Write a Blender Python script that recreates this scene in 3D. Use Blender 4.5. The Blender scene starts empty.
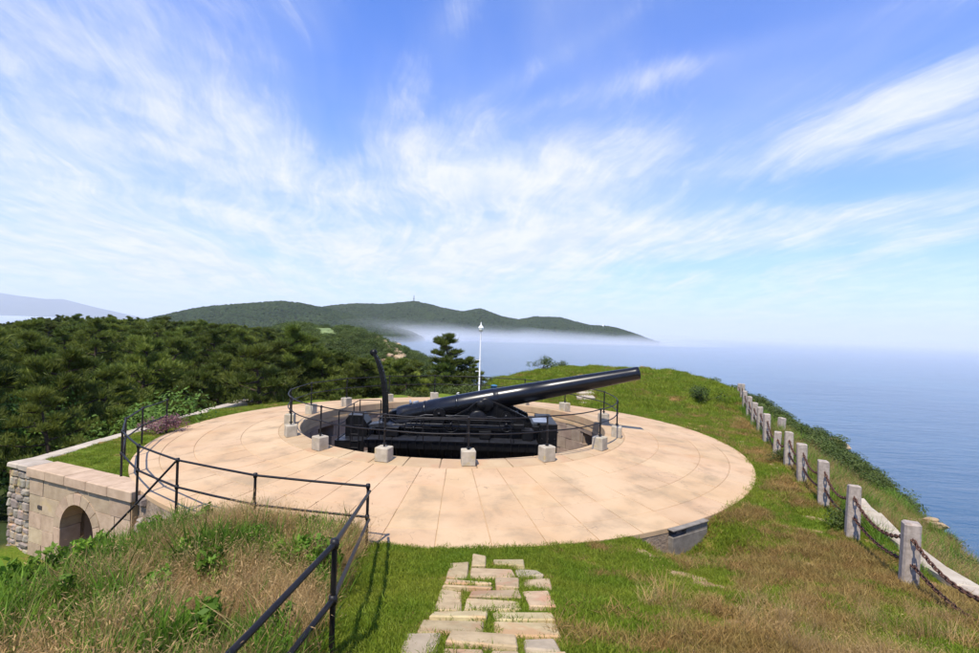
import bpy, bmesh, math, random
import numpy as np
from mathutils import Vector, Matrix

random.seed(7); np.random.seed(7)
S = bpy.context.scene
C = S.collection
R_ = math.radians

# ------------------------------------------------------------------ camera
cam = bpy.data.cameras.new('camera'); camo = bpy.data.objects.new('camera', cam); C.objects.link(camo)
cam.sensor_width = 36.0; cam.lens = 36.0 * 510 / 979
cam.clip_start = 0.05; cam.clip_end = 80000
camo.location = (0, 0, 4.25)
camo.rotation_euler = (R_(90.34), R_(-1.75), 0)
S.camera = camo

# ------------------------------------------------------------------ light and exposure
SUN_FROM = Vector((-0.42, -0.91, 0)).normalized()
SUN_EL = R_(60)
S.view_settings.view_transform = 'Standard'; S.view_settings.look = 'None'
S.view_settings.exposure = 0.45; S.view_settings.gamma = 1.0; S.view_settings.use_curve_mapping = False
S.cycles.use_denoising = True
S.cycles.max_bounces = 6; S.cycles.diffuse_bounces = 3; S.cycles.glossy_bounces = 3
S.cycles.transmission_bounces = 4; S.cycles.volume_bounces = 3; S.cycles.transparent_max_bounces = 8
S.cycles.caustics_reflective = False; S.cycles.caustics_refractive = False

sun = bpy.data.lights.new('sun', 'SUN'); sun.energy = 4.6; sun.angle = R_(0.53); sun.color = (1.0, 0.925, 0.80)
suno = bpy.data.objects.new('sun', sun); C.objects.link(suno)
sd = Vector((SUN_FROM.x * math.cos(SUN_EL), SUN_FROM.y * math.cos(SUN_EL), math.sin(SUN_EL)))
suno.rotation_euler = sd.to_track_quat('Z', 'Y').to_euler(); suno.location = (-20, -40, 80)

W = bpy.data.worlds.new('World'); S.world = W; W.use_nodes = True
nt = W.node_tree; nt.nodes.clear()
class NX:
    """tiny expression builder for shader math nodes"""
    def __init__(s, nt, sock): s.nt = nt; s.k = sock
    def _op(s, op, *a, clamp=False):
        n = s.nt.nodes.new('ShaderNodeMath'); n.operation = op; n.use_clamp = clamp
        for i, v in enumerate((s,) + a):
            if isinstance(v, NX): s.nt.links.new(v.k, n.inputs[i])
            else: n.inputs[i].default_value = v
        return NX(s.nt, n.outputs[0])
    def __add__(s, o): return s._op('ADD', o)
    def __sub__(s, o): return s._op('SUBTRACT', o)
    def __mul__(s, o): return s._op('MULTIPLY', o)
    def __truediv__(s, o): return s._op('DIVIDE', o)
    def __pow__(s, o): return s._op('POWER', o)
    def max(s, o): return s._op('MAXIMUM', o)
    def min(s, o): return s._op('MINIMUM', o)
    def exp(s): return s._op('EXPONENT')
    def ss(s, a, b):
        n = s.nt.nodes.new('ShaderNodeMapRange'); n.interpolation_type = 'SMOOTHSTEP'
        s.nt.links.new(s.k, n.inputs[0]); n.inputs[1].default_value = a; n.inputs[2].default_value = b
        n.inputs[3].default_value = 0; n.inputs[4].default_value = 1
        return NX(s.nt, n.outputs[0])
def comb(nt, x, y, z=0.0):
    n = nt.nodes.new('ShaderNodeCombineXYZ')
    for i, v in enumerate((x, y, z)):
        if isinstance(v, NX): nt.links.new(v.k, n.inputs[i])
        else: n.inputs[i].default_value = v
    return n.outputs[0]
def noise(nt, vec, scale, detail=4, rough=0.55, dist=0.0):
    n = nt.nodes.new('ShaderNodeTexNoise'); n.inputs['Scale'].default_value = scale
    n.inputs['Detail'].default_value = detail; n.inputs['Roughness'].default_value = rough; n.inputs['Distortion'].default_value = dist
    if vec is not None: nt.links.new(vec, n.inputs['Vector'])
    return NX(nt, n.outputs['Fac'])
def mixc(nt, fac, a, b, mode='MIX'):
    n = nt.nodes.new('ShaderNodeMix'); n.data_type = 'RGBA'; n.blend_type = mode
    for i, v in ((0, fac), (6, a), (7, b)):
        if isinstance(v, NX): nt.links.new(v.k, n.inputs[i])
        elif isinstance(v, bpy.types.NodeSocket): nt.links.new(v, n.inputs[i])
        elif isinstance(v, (tuple, list)): n.inputs[i].default_value = (*v[:3], 1)
        else: n.inputs[i].default_value = v
    return n.outputs[2]

sky = nt.nodes.new('ShaderNodeTexSky'); sky.sky_type = 'NISHITA'; sky.sun_disc = False
sky.sun_elevation = SUN_EL; sky.sun_rotation = math.atan2(SUN_FROM.x, SUN_FROM.y)
sky.altitude = 30; sky.air_density = 1.0; sky.dust_density = 0.3; sky.ozone_density = 5.0
tc = nt.nodes.new('ShaderNodeTexCoord'); sp = nt.nodes.new('ShaderNodeSeparateXYZ'); nt.links.new(tc.outputs['Generated'], sp.inputs[0])
dx, dy, dz = (NX(nt, sp.outputs[i]) for i in range(3))
el = dz.max(0.0)
den = el + 0.12
u = dx / den; v = dy / den                                   # cirrus sheet seen in perspective
wv = noise(nt, comb(nt, u * 0.35, v * 0.25, 3.1), 1.0, 3, 0.5)
wv2 = noise(nt, comb(nt, u * 0.9, v * 0.7, 8.1), 1.0, 3, 0.5)
uw = u + (wv - 0.5) * 1.7 + (wv2 - 0.5) * 0.5
streak = noise(nt, comb(nt, uw * 1.3, v * 0.34, 0.7), 1.0, 10, 0.70, 0.35)
fine = noise(nt, comb(nt, uw * 6.5 + v * 1.3, v * 0.9, 5.2), 1.0, 10, 0.74, 0.5)
puff = noise(nt, comb(nt, u * 2.2 + 4.0, v * 1.6, 1.4), 1.4, 9, 0.62, 0.25)
veil = noise(nt, comb(nt, uw * 0.7, v * 0.22, 9.7), 1.0, 5, 0.55, 0.4)
# bearing and height of the direction (forward = +Y): where the cloud deck is thick or torn open
ty = dy.max(0.05); ax = dx / ty; ez = dz / ty
def blob(cx_, cz_, sx, sz, rot=0.0):
    a = (ax - cx_); b = (ez - cz_)
    c_, s_ = math.cos(rot), math.sin(rot)
    p = (a * c_ + b * s_) / sx; q = (b * c_ - a * s_) / sz
    return ((p * p + q * q) * -1.0).exp()
cover = (blob(-0.03, 0.30, 0.26, 0.075, 0.05) * 0.30 + blob(-0.42, 0.33, 0.20, 0.07, -0.6) * 0.22 + blob(-0.80, 0.36, 0.45, 0.45) * 0.16
         + blob(0.78, 0.46, 0.36, 0.045, 0.38) * 0.30 + blob(0.45, 0.22, 0.9, 0.05, 0.12) * 0.20 + blob(-0.25, 0.14, 1.2, 0.10) * 0.16 + blob(-0.10, 0.60, 0.05, 0.22, -0.55) * 0.10
         + blob(0.25, 0.33, 0.10, 0.05, 0.5) * 0.12
         - blob(-0.27, 0.56, 0.09, 0.22, -0.30) * 0.24 - blob(0.22, 0.58, 0.40, 0.12, 0.10) * 0.10 - blob(0.62, 0.62, 0.3, 0.10, 0.2) * 0.10 - blob(0.72, 0.30, 0.26, 0.03, 0.12) * 0.26
         - blob(0.20, 0.43, 0.34, 0.06, 0.15) * 0.10 + blob(0.35, 0.52, 0.5, 0.03, 0.30) * 0.14 + blob(0.05, 0.50, 0.3, 0.025, 0.55) * 0.12 - blob(-0.40, 0.24, 0.10, 0.03, -0.3) * 0.10 - blob(0.45, 0.145, 0.3, 0.012, 0.1) * 0.14 - blob(-0.05, 0.22, 0.12, 0.02, 0.2) * 0.08)
dens = streak * 1.05 + fine * 0.46 + puff * 0.30 + cover - 0.975
cm = dens.ss(-0.13, 0.40)
vl = (veil + cover * 0.6).ss(0.30, 0.80) * 0.38
cm = (cm + vl - cm * vl) * (el.ss(0.0, 0.07) * 0.75 + 0.25)
milk = (el * -6.0).exp() * 0.85                               # low haze whitens the horizon
cm2 = (cm + milk - cm * milk).min(0.97)
skyc = mixc(nt, 1.0, sky.outputs[0], (0.58, 1.14, 2.10), 'MULTIPLY')
cloudc = mixc(nt, (puff * 0.6 + fine * 0.4).ss(0.38, 0.62), (5.6, 6.3, 7.3), (7.3, 7.4, 7.55))
out = mixc(nt, cm2, skyc, cloudc)
bg = nt.nodes.new('ShaderNodeBackground'); bg.inputs[1].default_value = 0.10
nt.links.new(out, bg.inputs[0])
wo = nt.nodes.new('ShaderNodeOutputWorld'); nt.links.new(bg.outputs[0], wo.inputs[0])

# ------------------------------------------------------------------ helpers
def tag(o, label=None, cat=None, group=None, kind=None):
    if label: o['label'] = label
    if cat: o['category'] = cat
    if group: o['group'] = group
    if kind: o['kind'] = kind
    return o
def link(name, me, mat=None, parent=None):
    o = bpy.data.objects.new(name, me); C.objects.link(o)
    if mat is not None and me is not None and not me.materials: me.materials.append(mat)
    if parent is not None: o.parent = parent
    return o
def empty(name, loc=(0, 0, 0), rz=0.0, parent=None):
    o = bpy.data.objects.new(name, None); C.objects.link(o); o.location = loc; o.rotation_euler = (0, 0, rz); o.empty_display_size = 0.2
    if parent: o.parent = parent
    return o
class MB:
    def __init__(s): s.v = []; s.f = []; s.sm = []
    def add(s, vs, fs, smooth=False):
        b = len(s.v); s.v += [tuple(p) for p in vs]
        s.f += [tuple(b + i for i in f) for f in fs]; s.sm += [smooth] * len(fs); return s
    def box(s, lo, hi, M=None, ch=0.0, jit=0.0):
        (x0, y0, z0), (x1, y1, z1) = lo, hi
        if ch <= 0:
            vs = [(x0,y0,z0),(x1,y0,z0),(x1,y1,z0),(x0,y1,z0),(x0,y0,z1),(x1,y0,z1),(x1,y1,z1),(x0,y1,z1)]
            fs = [(0,3,2,1),(4,5,6,7),(0,1,5,4),(1,2,6,5),(2,3,7,6),(3,0,4,7)]
        else:
            c = min(ch, 0.45*min(x1-x0, y1-y0, z1-z0)); vs = []; idx = {}
            for ix, X in enumerate((x0, x1)):
                for iy, Y in enumerate((y0, y1)):
                    for iz, Z in enumerate((z0, z1)):
                        sx, sy, sz = (c if ix == 0 else -c), (c if iy == 0 else -c), (c if iz == 0 else -c)
                        j = [random.uniform(-jit, jit) for _ in range(3)]
                        for a in range(3):
                            p = [X + j[0], Y + j[1], Z + j[2]]
                            if a != 0: p[0] += sx
                            if a != 1: p[1] += sy
                            if a != 2: p[2] += sz
                            idx[(ix, iy, iz, a)] = len(vs); vs.append(tuple(p))
            fs = []
            g = lambda ix, iy, iz, a: idx[(ix, iy, iz, a)]
            for s_ in (0, 1):
                q = [(0,0),(1,0),(1,1),(0,1)]
                F = [g(s_, a, b, 0) for a, b in q]; fs.append(F if s_ else F[::-1])
                F = [g(b, s_, a, 1) for a, b in q]; fs.append(F if s_ else F[::-1])
                F = [g(a, b, s_, 2) for a, b in q]; fs.append(F if s_ else F[::-1])
            for a in (0, 1):
                for b in (0, 1):
                    fs.append([g(a,b,0,0), g(a,b,1,0), g(a,b,1,1), g(a,b,0,1)])
                    fs.append([g(0,a,b,1), g(1,a,b,1), g(1,a,b,2), g(0,a,b,2)])
                    fs.append([g(a,0,b,0), g(a,1,b,0), g(a,1,b,2), g(a,0,b,2)])
                    for c_ in (0, 1): fs.append([g(a,b,c_,0), g(a,b,c_,1), g(a,b,c_,2)])
        if M is not None: vs = [tuple(M @ Vector(p)) for p in vs]
        return s.add(vs, fs)
    def tube(s, pts, r, n=8, caps=True, smooth=True, closed=False):
        pts = [Vector(p) for p in pts]; m = len(pts)
        rr = r if isinstance(r, (list, tuple)) else [r] * m
        rings = []; up = None
        for i, p in enumerate(pts):
            if closed: t = pts[(i+1) % m] - pts[i-1]
            else: t = pts[min(i+1, m-1)] - pts[max(i-1, 0)]
            t.normalize()
            if up is None:
                up = Vector((0,0,1)) if abs(t.z) < 0.9 else Vector((1,0,0))
            a = t.cross(up).normalized(); b = a.cross(t).normalized(); up = b
            rings.append([p + (a*math.cos(2*math.pi*k/n) + b*math.sin(2*math.pi*k/n)) * rr[i] for k in range(n)])
        vs = [q for ring in rings for q in ring]; fs = []
        for i in range(m if closed else m-1):
            j = (i+1) % m
            for k in range(n):
                fs.append((i*n+k, i*n+(k+1) % n, j*n+(k+1) % n, j*n+k))
        s.add(vs, fs, smooth)
        if caps and not closed:
            s.add(rings[0], [tuple(range(n))[::-1]]); s.add(rings[-1], [tuple(range(n))])
        return s
    def lathe(s, prof, n=32, M=None, a0=0.0, a1=2*math.pi, smooth=True):
        full = abs(a1 - a0 - 2*math.pi) < 1e-6; m = n if full else n+1
        vs = []
        for (r, z) in prof:
            for k in range(m):
                a = a0 + (a1-a0)*k/n; vs.append((r*math.cos(a), r*math.sin(a), z))
        fs = []
        for i in range(len(prof)-1):
            for k in range(n):
                k2 = (k+1) % m if full else k+1
                fs.append((i*m+k, i*m+k2, (i+1)*m+k2, (i+1)*m+k))
        if M is not None: vs = [tuple(M @ Vector(p)) for p in vs]
        return s.add(vs, fs, smooth)
    def prism(s, poly, y0, y1, M=None):
        """polygon in local (x,z), extruded along local y"""
        n = len(poly)
        vs = [(x, y0, z) for x, z in poly] + [(x, y1, z) for x, z in poly]
        fs = [tuple(range(n)), tuple(range(2*n-1, n-1, -1))] + [(i, n+i, n+(i+1) % n, (i+1) % n) for i in range(n)]
        if M is not None: vs = [tuple(M @ Vector(p)) for p in vs]
        return s.add(vs, fs)
    def mesh(s, name):
        me = bpy.data.meshes.new(name); me.from_pydata(s.v, [], s.f)
        me.polygons.foreach_set('use_smooth', s.sm); me.update()
        return me
    def build(s, name, mat, parent=None, fix=True):
        me = s.mesh(name)
        if fix:
            bm = bmesh.new(); bm.from_mesh(me); bmesh.ops.recalc_face_normals(bm, faces=bm.faces); bm.to_mesh(me); bm.free()
        return link(name, me, mat, parent)
def copy_tree(o, parent=None):
    c = o.copy(); C.objects.link(c)
    if parent is not None: c.parent = parent
    for ch in list(o.children): copy_tree(ch, c)
    return c

# ------------------------------------------------------------------ materials
def mat(name, c1, c2=None, scale=3.0, rough=0.85, bump=0.0, bscale=20.0, metallic=0.0, spec=0.3, rnd=0.0, c3=None, s3=1.0, c4=None, s4=1.0, grime=False, t3=(0.55, 0.7), coat=0.0, dist=0.0, bdist=0.02, stretch=None):
    m = bpy.data.materials.new(name); m.use_nodes = True; t = m.node_tree; b = t.nodes['Principled BSDF']
    co = t.nodes.new('ShaderNodeTexCoord'); geo = t.nodes.new('ShaderNodeNewGeometry')
    vec = geo.outputs['Position']
    if stretch:
        mp = t.nodes.new('ShaderNodeMapping'); mp.inputs['Scale'].default_value = stretch; t.links.new(vec, mp.inputs[0]); vec = mp.outputs[0]
    col = None
    if c2 is not None: col = mixc(t, noise(t, vec, scale, 6, 0.6, dist).ss(0.32, 0.68), c1, c2)
    else:
        n = t.nodes.new('ShaderNodeRGB'); n.outputs[0].default_value = (*c1, 1); col = n.outputs[0]
    if c3 is not None: col = mixc(t, noise(t, vec, s3, 5, 0.62, 0.3).ss(*t3), col, c3)
    if c4 is not None: col = mixc(t, noise(t, vec, s4, 7, 0.7, 0.8).ss(0.55, 0.80) * 0.75, col, c4)
    if grime:                                            # blotches, pits and hairline cracks
        g1 = noise(t, vec, 6.0, 9, 0.75, 0.6).ss(0.52, 0.78) * noise(t, vec, 0.7, 3, 0.5).ss(0.40, 0.62)
        col = mixc(t, g1 * 0.55, col, (0.24, 0.165, 0.090))
        vo = t.nodes.new('ShaderNodeTexVoronoi'); vo.feature = 'DISTANCE_TO_EDGE'; vo.inputs['Scale'].default_value = 0.75
        wp = t.nodes.new('ShaderNodeVectorMath'); wp.operation = 'ADD'; nn = t.nodes.new('ShaderNodeTexNoise'); nn.inputs['Scale'].default_value = 1.7; nn.inputs['Detail'].default_value = 6
        t.links.new(vec, nn.inputs['Vector']); t.links.new(vec, wp.inputs[0]); t.links.new(nn.outputs['Color'], wp.inputs[1]); t.links.new(wp.outputs[0], vo.inputs['Vector'])
        ck = (NX(t, vo.outputs[0]).ss(0.008, 0.0)) * noise(t, vec, 0.5, 2, 0.5).ss(0.54, 0.62)
        col = mixc(t, ck * 0.6, col, (0.16, 0.12, 0.08))
    if rnd > 0:
        oi = t.nodes.new('ShaderNodeObjectInfo'); h = t.nodes.new('ShaderNodeHueSaturation')
        r = NX(t, oi.outputs['Random'])
        t.links.new((r * (2*rnd) + (1-rnd)).k, h.inputs['Value']); t.links.new(((r * 7.31)._op('FRACT') * (0.06*min(1, rnd*3)) + (0.5-0.03*min(1, rnd*3))).k, h.inputs['Hue'])
        t.links.new(col, h.inputs['Color']); col = h.outputs[0]
    t.links.new(col, b.inputs['Base Color'])
    b.inputs['Roughness'].default_value = rough; b.inputs['Metallic'].default_value = metallic
    b.inputs['Specular IOR Level'].default_value = spec
    if coat: b.inputs['Coat Weight'].default_value = coat; b.inputs['Coat Roughness'].default_value = 0.15
    if bump:
        bn = t.nodes.new('ShaderNodeBump'); bn.inputs['Strength'].default_value = bump; bn.inputs['Distance'].default_value = bdist
        t.links.new(noise(t, vec, bscale, 6, 0.65).k, bn.inputs['Height']); t.links.new(bn.outputs[0], b.inputs['Normal'])
    return m
def leafmat(name, c1, c2, rnd=0.25, trans=0.3, scale=0.6, rough=0.6):
    m = bpy.data.materials.new(name); m.use_nodes = True; t = m.node_tree; b = t.nodes['Principled BSDF']
    geo = t.nodes.new('ShaderNodeNewGeometry'); oi = t.nodes.new('ShaderNodeObjectInfo')
    r = NX(t, oi.outputs['Random'])
    ri = NX(t, geo.outputs['Random Per Island'])
    f = (noise(t, geo.outputs['Position'], scale, 3, 0.6).ss(0.3, 0.7) * 0.5 + r * 0.25 + ri * 0.25)
    col = mixc(t, f, c1, c2)
    h = t.nodes.new('ShaderNodeHueSaturation'); t.links.new(((r * 5.7)._op('FRACT') * (2*rnd) + (1-rnd)).k, h.inputs['Value']); t.links.new(col, h.inputs['Color'])
    t.links.new(h.outputs[0], b.inputs['Base Color']); b.inputs['Roughness'].default_value = rough; b.inputs['Specular IOR Level'].default_value = 0.25
    tr = t.nodes.new('ShaderNodeBsdfTranslucent'); t.links.new(h.outputs[0], tr.inputs[0])
    mx = t.nodes.new('ShaderNodeMixShader'); mx.inputs[0].default_value = trans
    t.links.new(b.outputs[0], mx.inputs[1]); t.links.new(tr.outputs[0], mx.inputs[2])
    t.links.new(mx.outputs[0], t.nodes['Material Output'].inputs[0])
    return m

M_slab = mat('pink concrete slab', (0.52, 0.365, 0.215), (0.47, 0.305, 0.165), 0.55, 0.9, 0.25, 40, rnd=0.035, c3=(0.31, 0.225, 0.135), s3=1.1, t3=(0.46, 0.80), bdist=0.008, c4=(0.47, 0.24, 0.10), s4=0.45, grime=True)
M_coping = mat('pit coping', (0.46, 0.33, 0.19), (0.40, 0.27, 0.15), 1.5, 0.9, 0.25, 40, rnd=0.05, c3=(0.42, 0.23, 0.13), s3=0.8, t3=(0.5, 0.75), bdist=0.006)
M_joint = mat('joint mortar', (0.50, 0.34, 0.19), (0.40, 0.28, 0.15), 3, 0.95)
M_pitwall = mat('pit wall stone', (0.33, 0.25, 0.18), (0.25, 0.18, 0.13), 2.5, 0.9, 0.5, 18, rnd=0.10, bdist=0.02)
M_pitfloor = mat('pit floor concrete', (0.25, 0.21, 0.17), (0.18, 0.15, 0.12), 2, 0.9, 0.3, 20)
M_dark = mat('dark fill', (0.05, 0.043, 0.038), (0.035, 0.03, 0.028), 3, 0.95)
M_kerb = mat('rubble base', (0.34, 0.26, 0.18), (0.22, 0.16, 0.11), 4, 0.95, 0.8, 7, bdist=0.08, c3=(0.40, 0.27, 0.15), s3=2.0)
M_black = mat('black gun paint', (0.0035, 0.0035, 0.004), (0.009, 0.0085, 0.008), 4, 0.38, 0.25, 30, spec=0.25, c3=(0.030, 0.022, 0.016), s3=2.5, t3=(0.60, 0.78), bdist=0.004)
M_barrel = mat('black barrel paint', (0.004, 0.004, 0.005), (0.007, 0.007, 0.008), 3, 0.27, 0.06, 40, spec=0.42, bdist=0.004)
M_deck = mat('worn steel deck', (0.035, 0.036, 0.04), (0.012, 0.012, 0.013), 6, 0.38, 0.2, 50, spec=0.5, metallic=0.2)
M_steelplate = mat('pale steel plate', (0.30, 0.34, 0.40), (0.22, 0.25, 0.30), 4, 0.4, 0.1, 40, metallic=0.3)
M_iron = mat('black railing paint', (0.006, 0.006, 0.007), (0.014, 0.011, 0.010), 9, 0.48, 0.15, 50, spec=0.3, bdist=0.003)
M_block = mat('cast concrete block', (0.46, 0.40, 0.30), (0.34, 0.295, 0.215), 5, 0.9, 0.4, 45, rnd=0.07, c3=(0.42, 0.33, 0.15), s3=3.0, t3=(0.55, 0.7), bdist=0.008)
M_granite = mat('grey granite post', (0.42, 0.355, 0.285), (0.28, 0.235, 0.185), 14, 0.88, 0.4, 60, rnd=0.08, c3=(0.30, 0.17, 0.10), s3=3.0, t3=(0.60, 0.74), bdist=0.008)
M_chain = mat('rusty chain', (0.115, 0.050, 0.028), (0.06, 0.030, 0.022), 25, 0.8, 0.5, 80, bdist=0.004)
M_ashlar = mat('pink ashlar', (0.48, 0.36, 0.235), (0.38, 0.275, 0.175), 3.5, 0.9, 0.7, 22, rnd=0.14, grime=True, c3=(0.46, 0.33, 0.15), s3=1.5, t3=(0.6, 0.75), bdist=0.012)
M_cap = mat('warm coping slab', (0.50, 0.36, 0.24), (0.40, 0.28, 0.18), 3, 0.9, 0.4, 30, rnd=0.06, bdist=0.01)
M_rubble = mat('grey and ochre rubble', (0.33, 0.28, 0.225), (0.23, 0.19, 0.15), 5, 0.95, 0.9, 14, rnd=0.28, c3=(0.40, 0.29, 0.15), s3=1.4, t3=(0.5, 0.62), bdist=0.03)
M_parapet = mat('pale parapet stone', (0.47, 0.40, 0.305), (0.36, 0.30, 0.22), 2.5, 0.92, 0.4, 25, rnd=0.07, bdist=0.01)
M_flag = mat('sandstone flag', (0.47, 0.36, 0.20), (0.36, 0.27, 0.145), 5, 0.92, 0.6, 26, rnd=0.16, grime=True, c3=(0.42, 0.25, 0.13), s3=1.6, t3=(0.50, 0.66), bdist=0.012)
M_flaggrey = mat('grey flag', (0.40, 0.325, 0.215), (0.31, 0.25, 0.16), 5, 0.92, 0.5, 26, rnd=0.07, bdist=0.012)
M_conc = mat('weathered dark concrete', (0.24, 0.21, 0.17), (0.15, 0.13, 0.105), 4, 0.92, 0.5, 30, c3=(0.26, 0.20, 0.13), s3=2.0, bdist=0.01)
M_white = mat('white paint', (0.78, 0.78, 0.75), (0.66, 0.66, 0.62), 8, 0.5)
M_lantern = mat('lantern glass', (0.62, 0.66, 0.55), None, rough=0.2, spec=0.6)
M_blue = mat('blue plastic', (0.03, 0.16, 0.30), None, rough=0.5)
M_rock = mat('tan cliff rock', (0.46, 0.33, 0.20), (0.32, 0.22, 0.13), 0.8, 0.95, 0.9, 3.0, rnd=0.12, c3=(0.52, 0.42, 0.28), s3=0.5, bdist=0.15)
M_bark = mat('pine bark', (0.09, 0.062, 0.042), (0.05, 0.036, 0.026), 9, 0.95, 0.6, 25)
M_pine = leafmat('pine needles', (0.034, 0.072, 0.010), (0.215, 0.240, 0.036), 0.45, 0.32, 0.35)
M_broad = leafmat('bright leaves', (0.075, 0.155, 0.018), (0.16, 0.24, 0.040), 0.2, 0.35, 0.8)
M_shrub = leafmat('dark shrub leaves', (0.050, 0.085, 0.014), (0.115, 0.145, 0.030), 0.25, 0.3, 0.8)
M_pinkleaf = leafmat('purple pink leaves', (0.17, 0.075, 0.085), (0.26, 0.135, 0.135), 0.2, 0.3, 3.0)
M_lawn = leafmat('short green grass', (0.120, 0.215, 0.010), (0.270, 0.290, 0.030), 0.30, 0.4, 0.9)
M_lawndry = leafmat('dry short grass', (0.31, 0.175, 0.060), (0.30, 0.245, 0.065), 0.38, 0.35, 1.8)
M_straw = leafmat('straw grass', (0.33, 0.185, 0.060), (0.52, 0.375, 0.17), 0.38, 0.4, 1.4)
M_weed = leafmat('green weeds', (0.060, 0.165, 0.010), (0.20, 0.295, 0.030), 0.38, 0.4, 1.0)
M_canopy = leafmat('far canopy', (0.013, 0.028, 0.008), (0.034, 0.052, 0.014), 0.30, 0.1, 0.012, 0.9)

# ------------------------------------------------------------------ terrain heights
PC = (-1.26, 20.66)                       # centre of the gun pit
R_OUT, R_PIT, Z_RIM = 10.8, 5.9, 0.47
PW = np.array((-8.70, 12.60)); PU = np.array((-0.918, 0.396)); PN = np.array((-0.396, -0.918))   # portal wall: end, run, outward normal
def ss(x, a, b):
    t = np.clip((x - a) / (b - a), 0, 1); return t*t*(3-2*t)
def lerp(a, b, t): return a + (b-a)*t
COAST = [(7.5,-60),(9.5,-12),(10.2,0),(11.0,7),(12.9,13),(16.0,21),(18.6,28),(20.5,36),(20.5,43),(16.5,47),(9,48.5),(2,48),(-3,50),(-7,58),(-9.5,75),(-12,100),(-14,125),(-16.5,150),(-25,176),(-60,205),(-130,235),(-280,250),(-420,150),(-420,-60)]
def coast_d(X, Y):
    X = np.asarray(X, float); Y = np.asarray(Y, float); d = np.full(X.shape, 1e9); ins = np.zeros(X.shape, bool)
    n = len(COAST)
    for i in range(n):
        (x0, y0), (x1, y1) = COAST[i], COAST[(i+1) % n]
        ex, ey = x1-x0, y1-y0; t = np.clip(((X-x0)*ex + (Y-y0)*ey)/(ex*ex+ey*ey), 0, 1)
        d = np.minimum(d, np.hypot(X-x0-t*ex, Y-y0-t*ey))
        c = ((y0 > Y) != (y1 > Y)); xi = x0 + (Y-y0)/(ey if ey else 1e-9)*ex
        ins ^= c & (X < xi)
    return np.where(ins, d, -d)
def wob(X, Y, s, seed=0.0):
    """cheap smooth noise in about -1..1"""
    a = np.sin(X*s*1.0+1.3*np.sin(Y*s*0.7+seed)+seed*2.1) * np.cos(Y*s*1.1+1.7*np.sin(X*s*0.6-seed))
    b = np.sin(X*s*2.3+Y*s*1.1+seed*3.3+1.1*np.sin(Y*s*1.9)) * np.cos(Y*s*2.1-X*s*0.9+seed)
    return 0.65*a + 0.35*b
def ground(X, Y, detail=True):
    X = np.asarray(X, float); Y = np.asarray(Y, float)
    R = np.hypot(X-PC[0], Y-PC[1])
    k = lerp(0.26, 0.19, ss(X, 3, 8))
    yy = np.maximum(Y, -3.0)
    z = -0.05 + k*0.45*np.logaddexp(0, (9.30-yy)/0.45)
    z = z + 0.50*np.exp(-((X+4.0)/1.7)**2 - ((Y-8.2)/1.4)**2)
    z = z - 0.27*np.maximum(0, -5.0-X)*(1-ss(Y, 12, 14))
    z = z - 0.62*np.exp(-((X-4.6)/1.15)**4 - ((Y-11.0)/1.0)**4)
    side = ss(-X/np.maximum(Y, 5), 0.28, 0.62)
    dist = np.hypot(X, Y)
    low = lerp(-2.5, -4.8, ss(Y, 15, 24)) + (1.2 + 3.8*side)*ss(dist, 35, 150) - 5.0*ss(dist, 170, 260) - 1.3*side*ss(dist, 60, 140)
    low = low + 5.8*ss(Y, 105, 150)*(1-ss(-X/np.maximum(Y, 5), 0.38, 0.5))
    low = np.where(Y > 90, low - 7.5*ss(X + 0.29*Y, 0, 26), low)
    w1 = ss(Y, 9.7, 11.2)*ss(-X, 7.3, 8.7)
    w2 = ss(R, 11.9, 17)*ss(-X, -1.5, 5)*ss(Y, 24, 30)
    b = (X-PW[0])*PN[0] + (Y-PW[1])*PN[1]
    lawn = ((b < -0.35) & (X > -13.45) & (Y < 29)).astype(float)
    z = lerp(z, low, w1*(1-lawn))
    z = lerp(z, low, w2)
    z = np.where((X < -13.45) & (Y > 9.7), np.minimum(z, low), z)
    z = z + 1.30*ss(Y, 28.5, 42)*ss(X, -1, 8)*(1-0.45*ss(X, 13, 20)) - 1.0*ss(Y, 43, 49)*ss(X, 0, 6)
    d = coast_d(X, Y)
    z = z - 1.7*ss(-d, -4.2, 0.0)**1.4*ss(X, -6, 2)
    cl = np.maximum(0, -d - 0.35*wob(X, Y, 0.9, 2.0) - 0.5*wob(X, Y, 0.25, 5.0))
    z = z - np.minimum(cl, 4)*1.1 - np.maximum(0, cl-4)*2.2
    if detail:
        amp = np.clip((dist-2)/60, 0.02, 0.5)
        z = z + amp*(1-lawn*0.7)*0.5*wob(X, Y, 1.3, 1.0)*np.minimum(1, np.maximum(0, R-10.9)) + 0.03*wob(X, Y, 4.0, 3.0)*np.minimum(1, np.maximum(0, (R-10.8)))
    return np.maximum(z, -31.0)
def gz(x, y): return float(ground(np.array([x]), np.array([y]))[0])

radii = [10.62, 10.74]
while radii[-1] < 24: radii.append(radii[-1] + 0.19)
while radii[-1] < 460: radii.append(radii[-1]*1.028 + 0.1)
NA = 560
ang = np.linspace(0, 2*math.pi, NA, endpoint=False)
RR, AA = np.meshgrid(np.array(radii), ang, indexing='ij')
GX = PC[0] + RR*np.cos(AA); GY = PC[1] + RR*np.sin(AA); GZ = ground(GX, GY)
nr = len(radii)
vs = np.stack([GX, GY, GZ], -1).reshape(-1, 3)
i, k = np.meshgrid(np.arange(nr-1), np.arange(NA), indexing='ij'); k2 = (k+1) % NA
fs = np.stack([i*NA+k, (i+1)*NA+k, (i+1)*NA+k2, i*NA+k2], -1).reshape(-1, 4)
cen = vs[fs].mean(1); tb_ = (cen[:, 0]-PW[0])*PN[0]+(cen[:, 1]-PW[1])*PN[1]; ts_ = (cen[:, 0]-PW[0])*PU[0]+(cen[:, 1]-PW[1])*PU[1]
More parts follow.
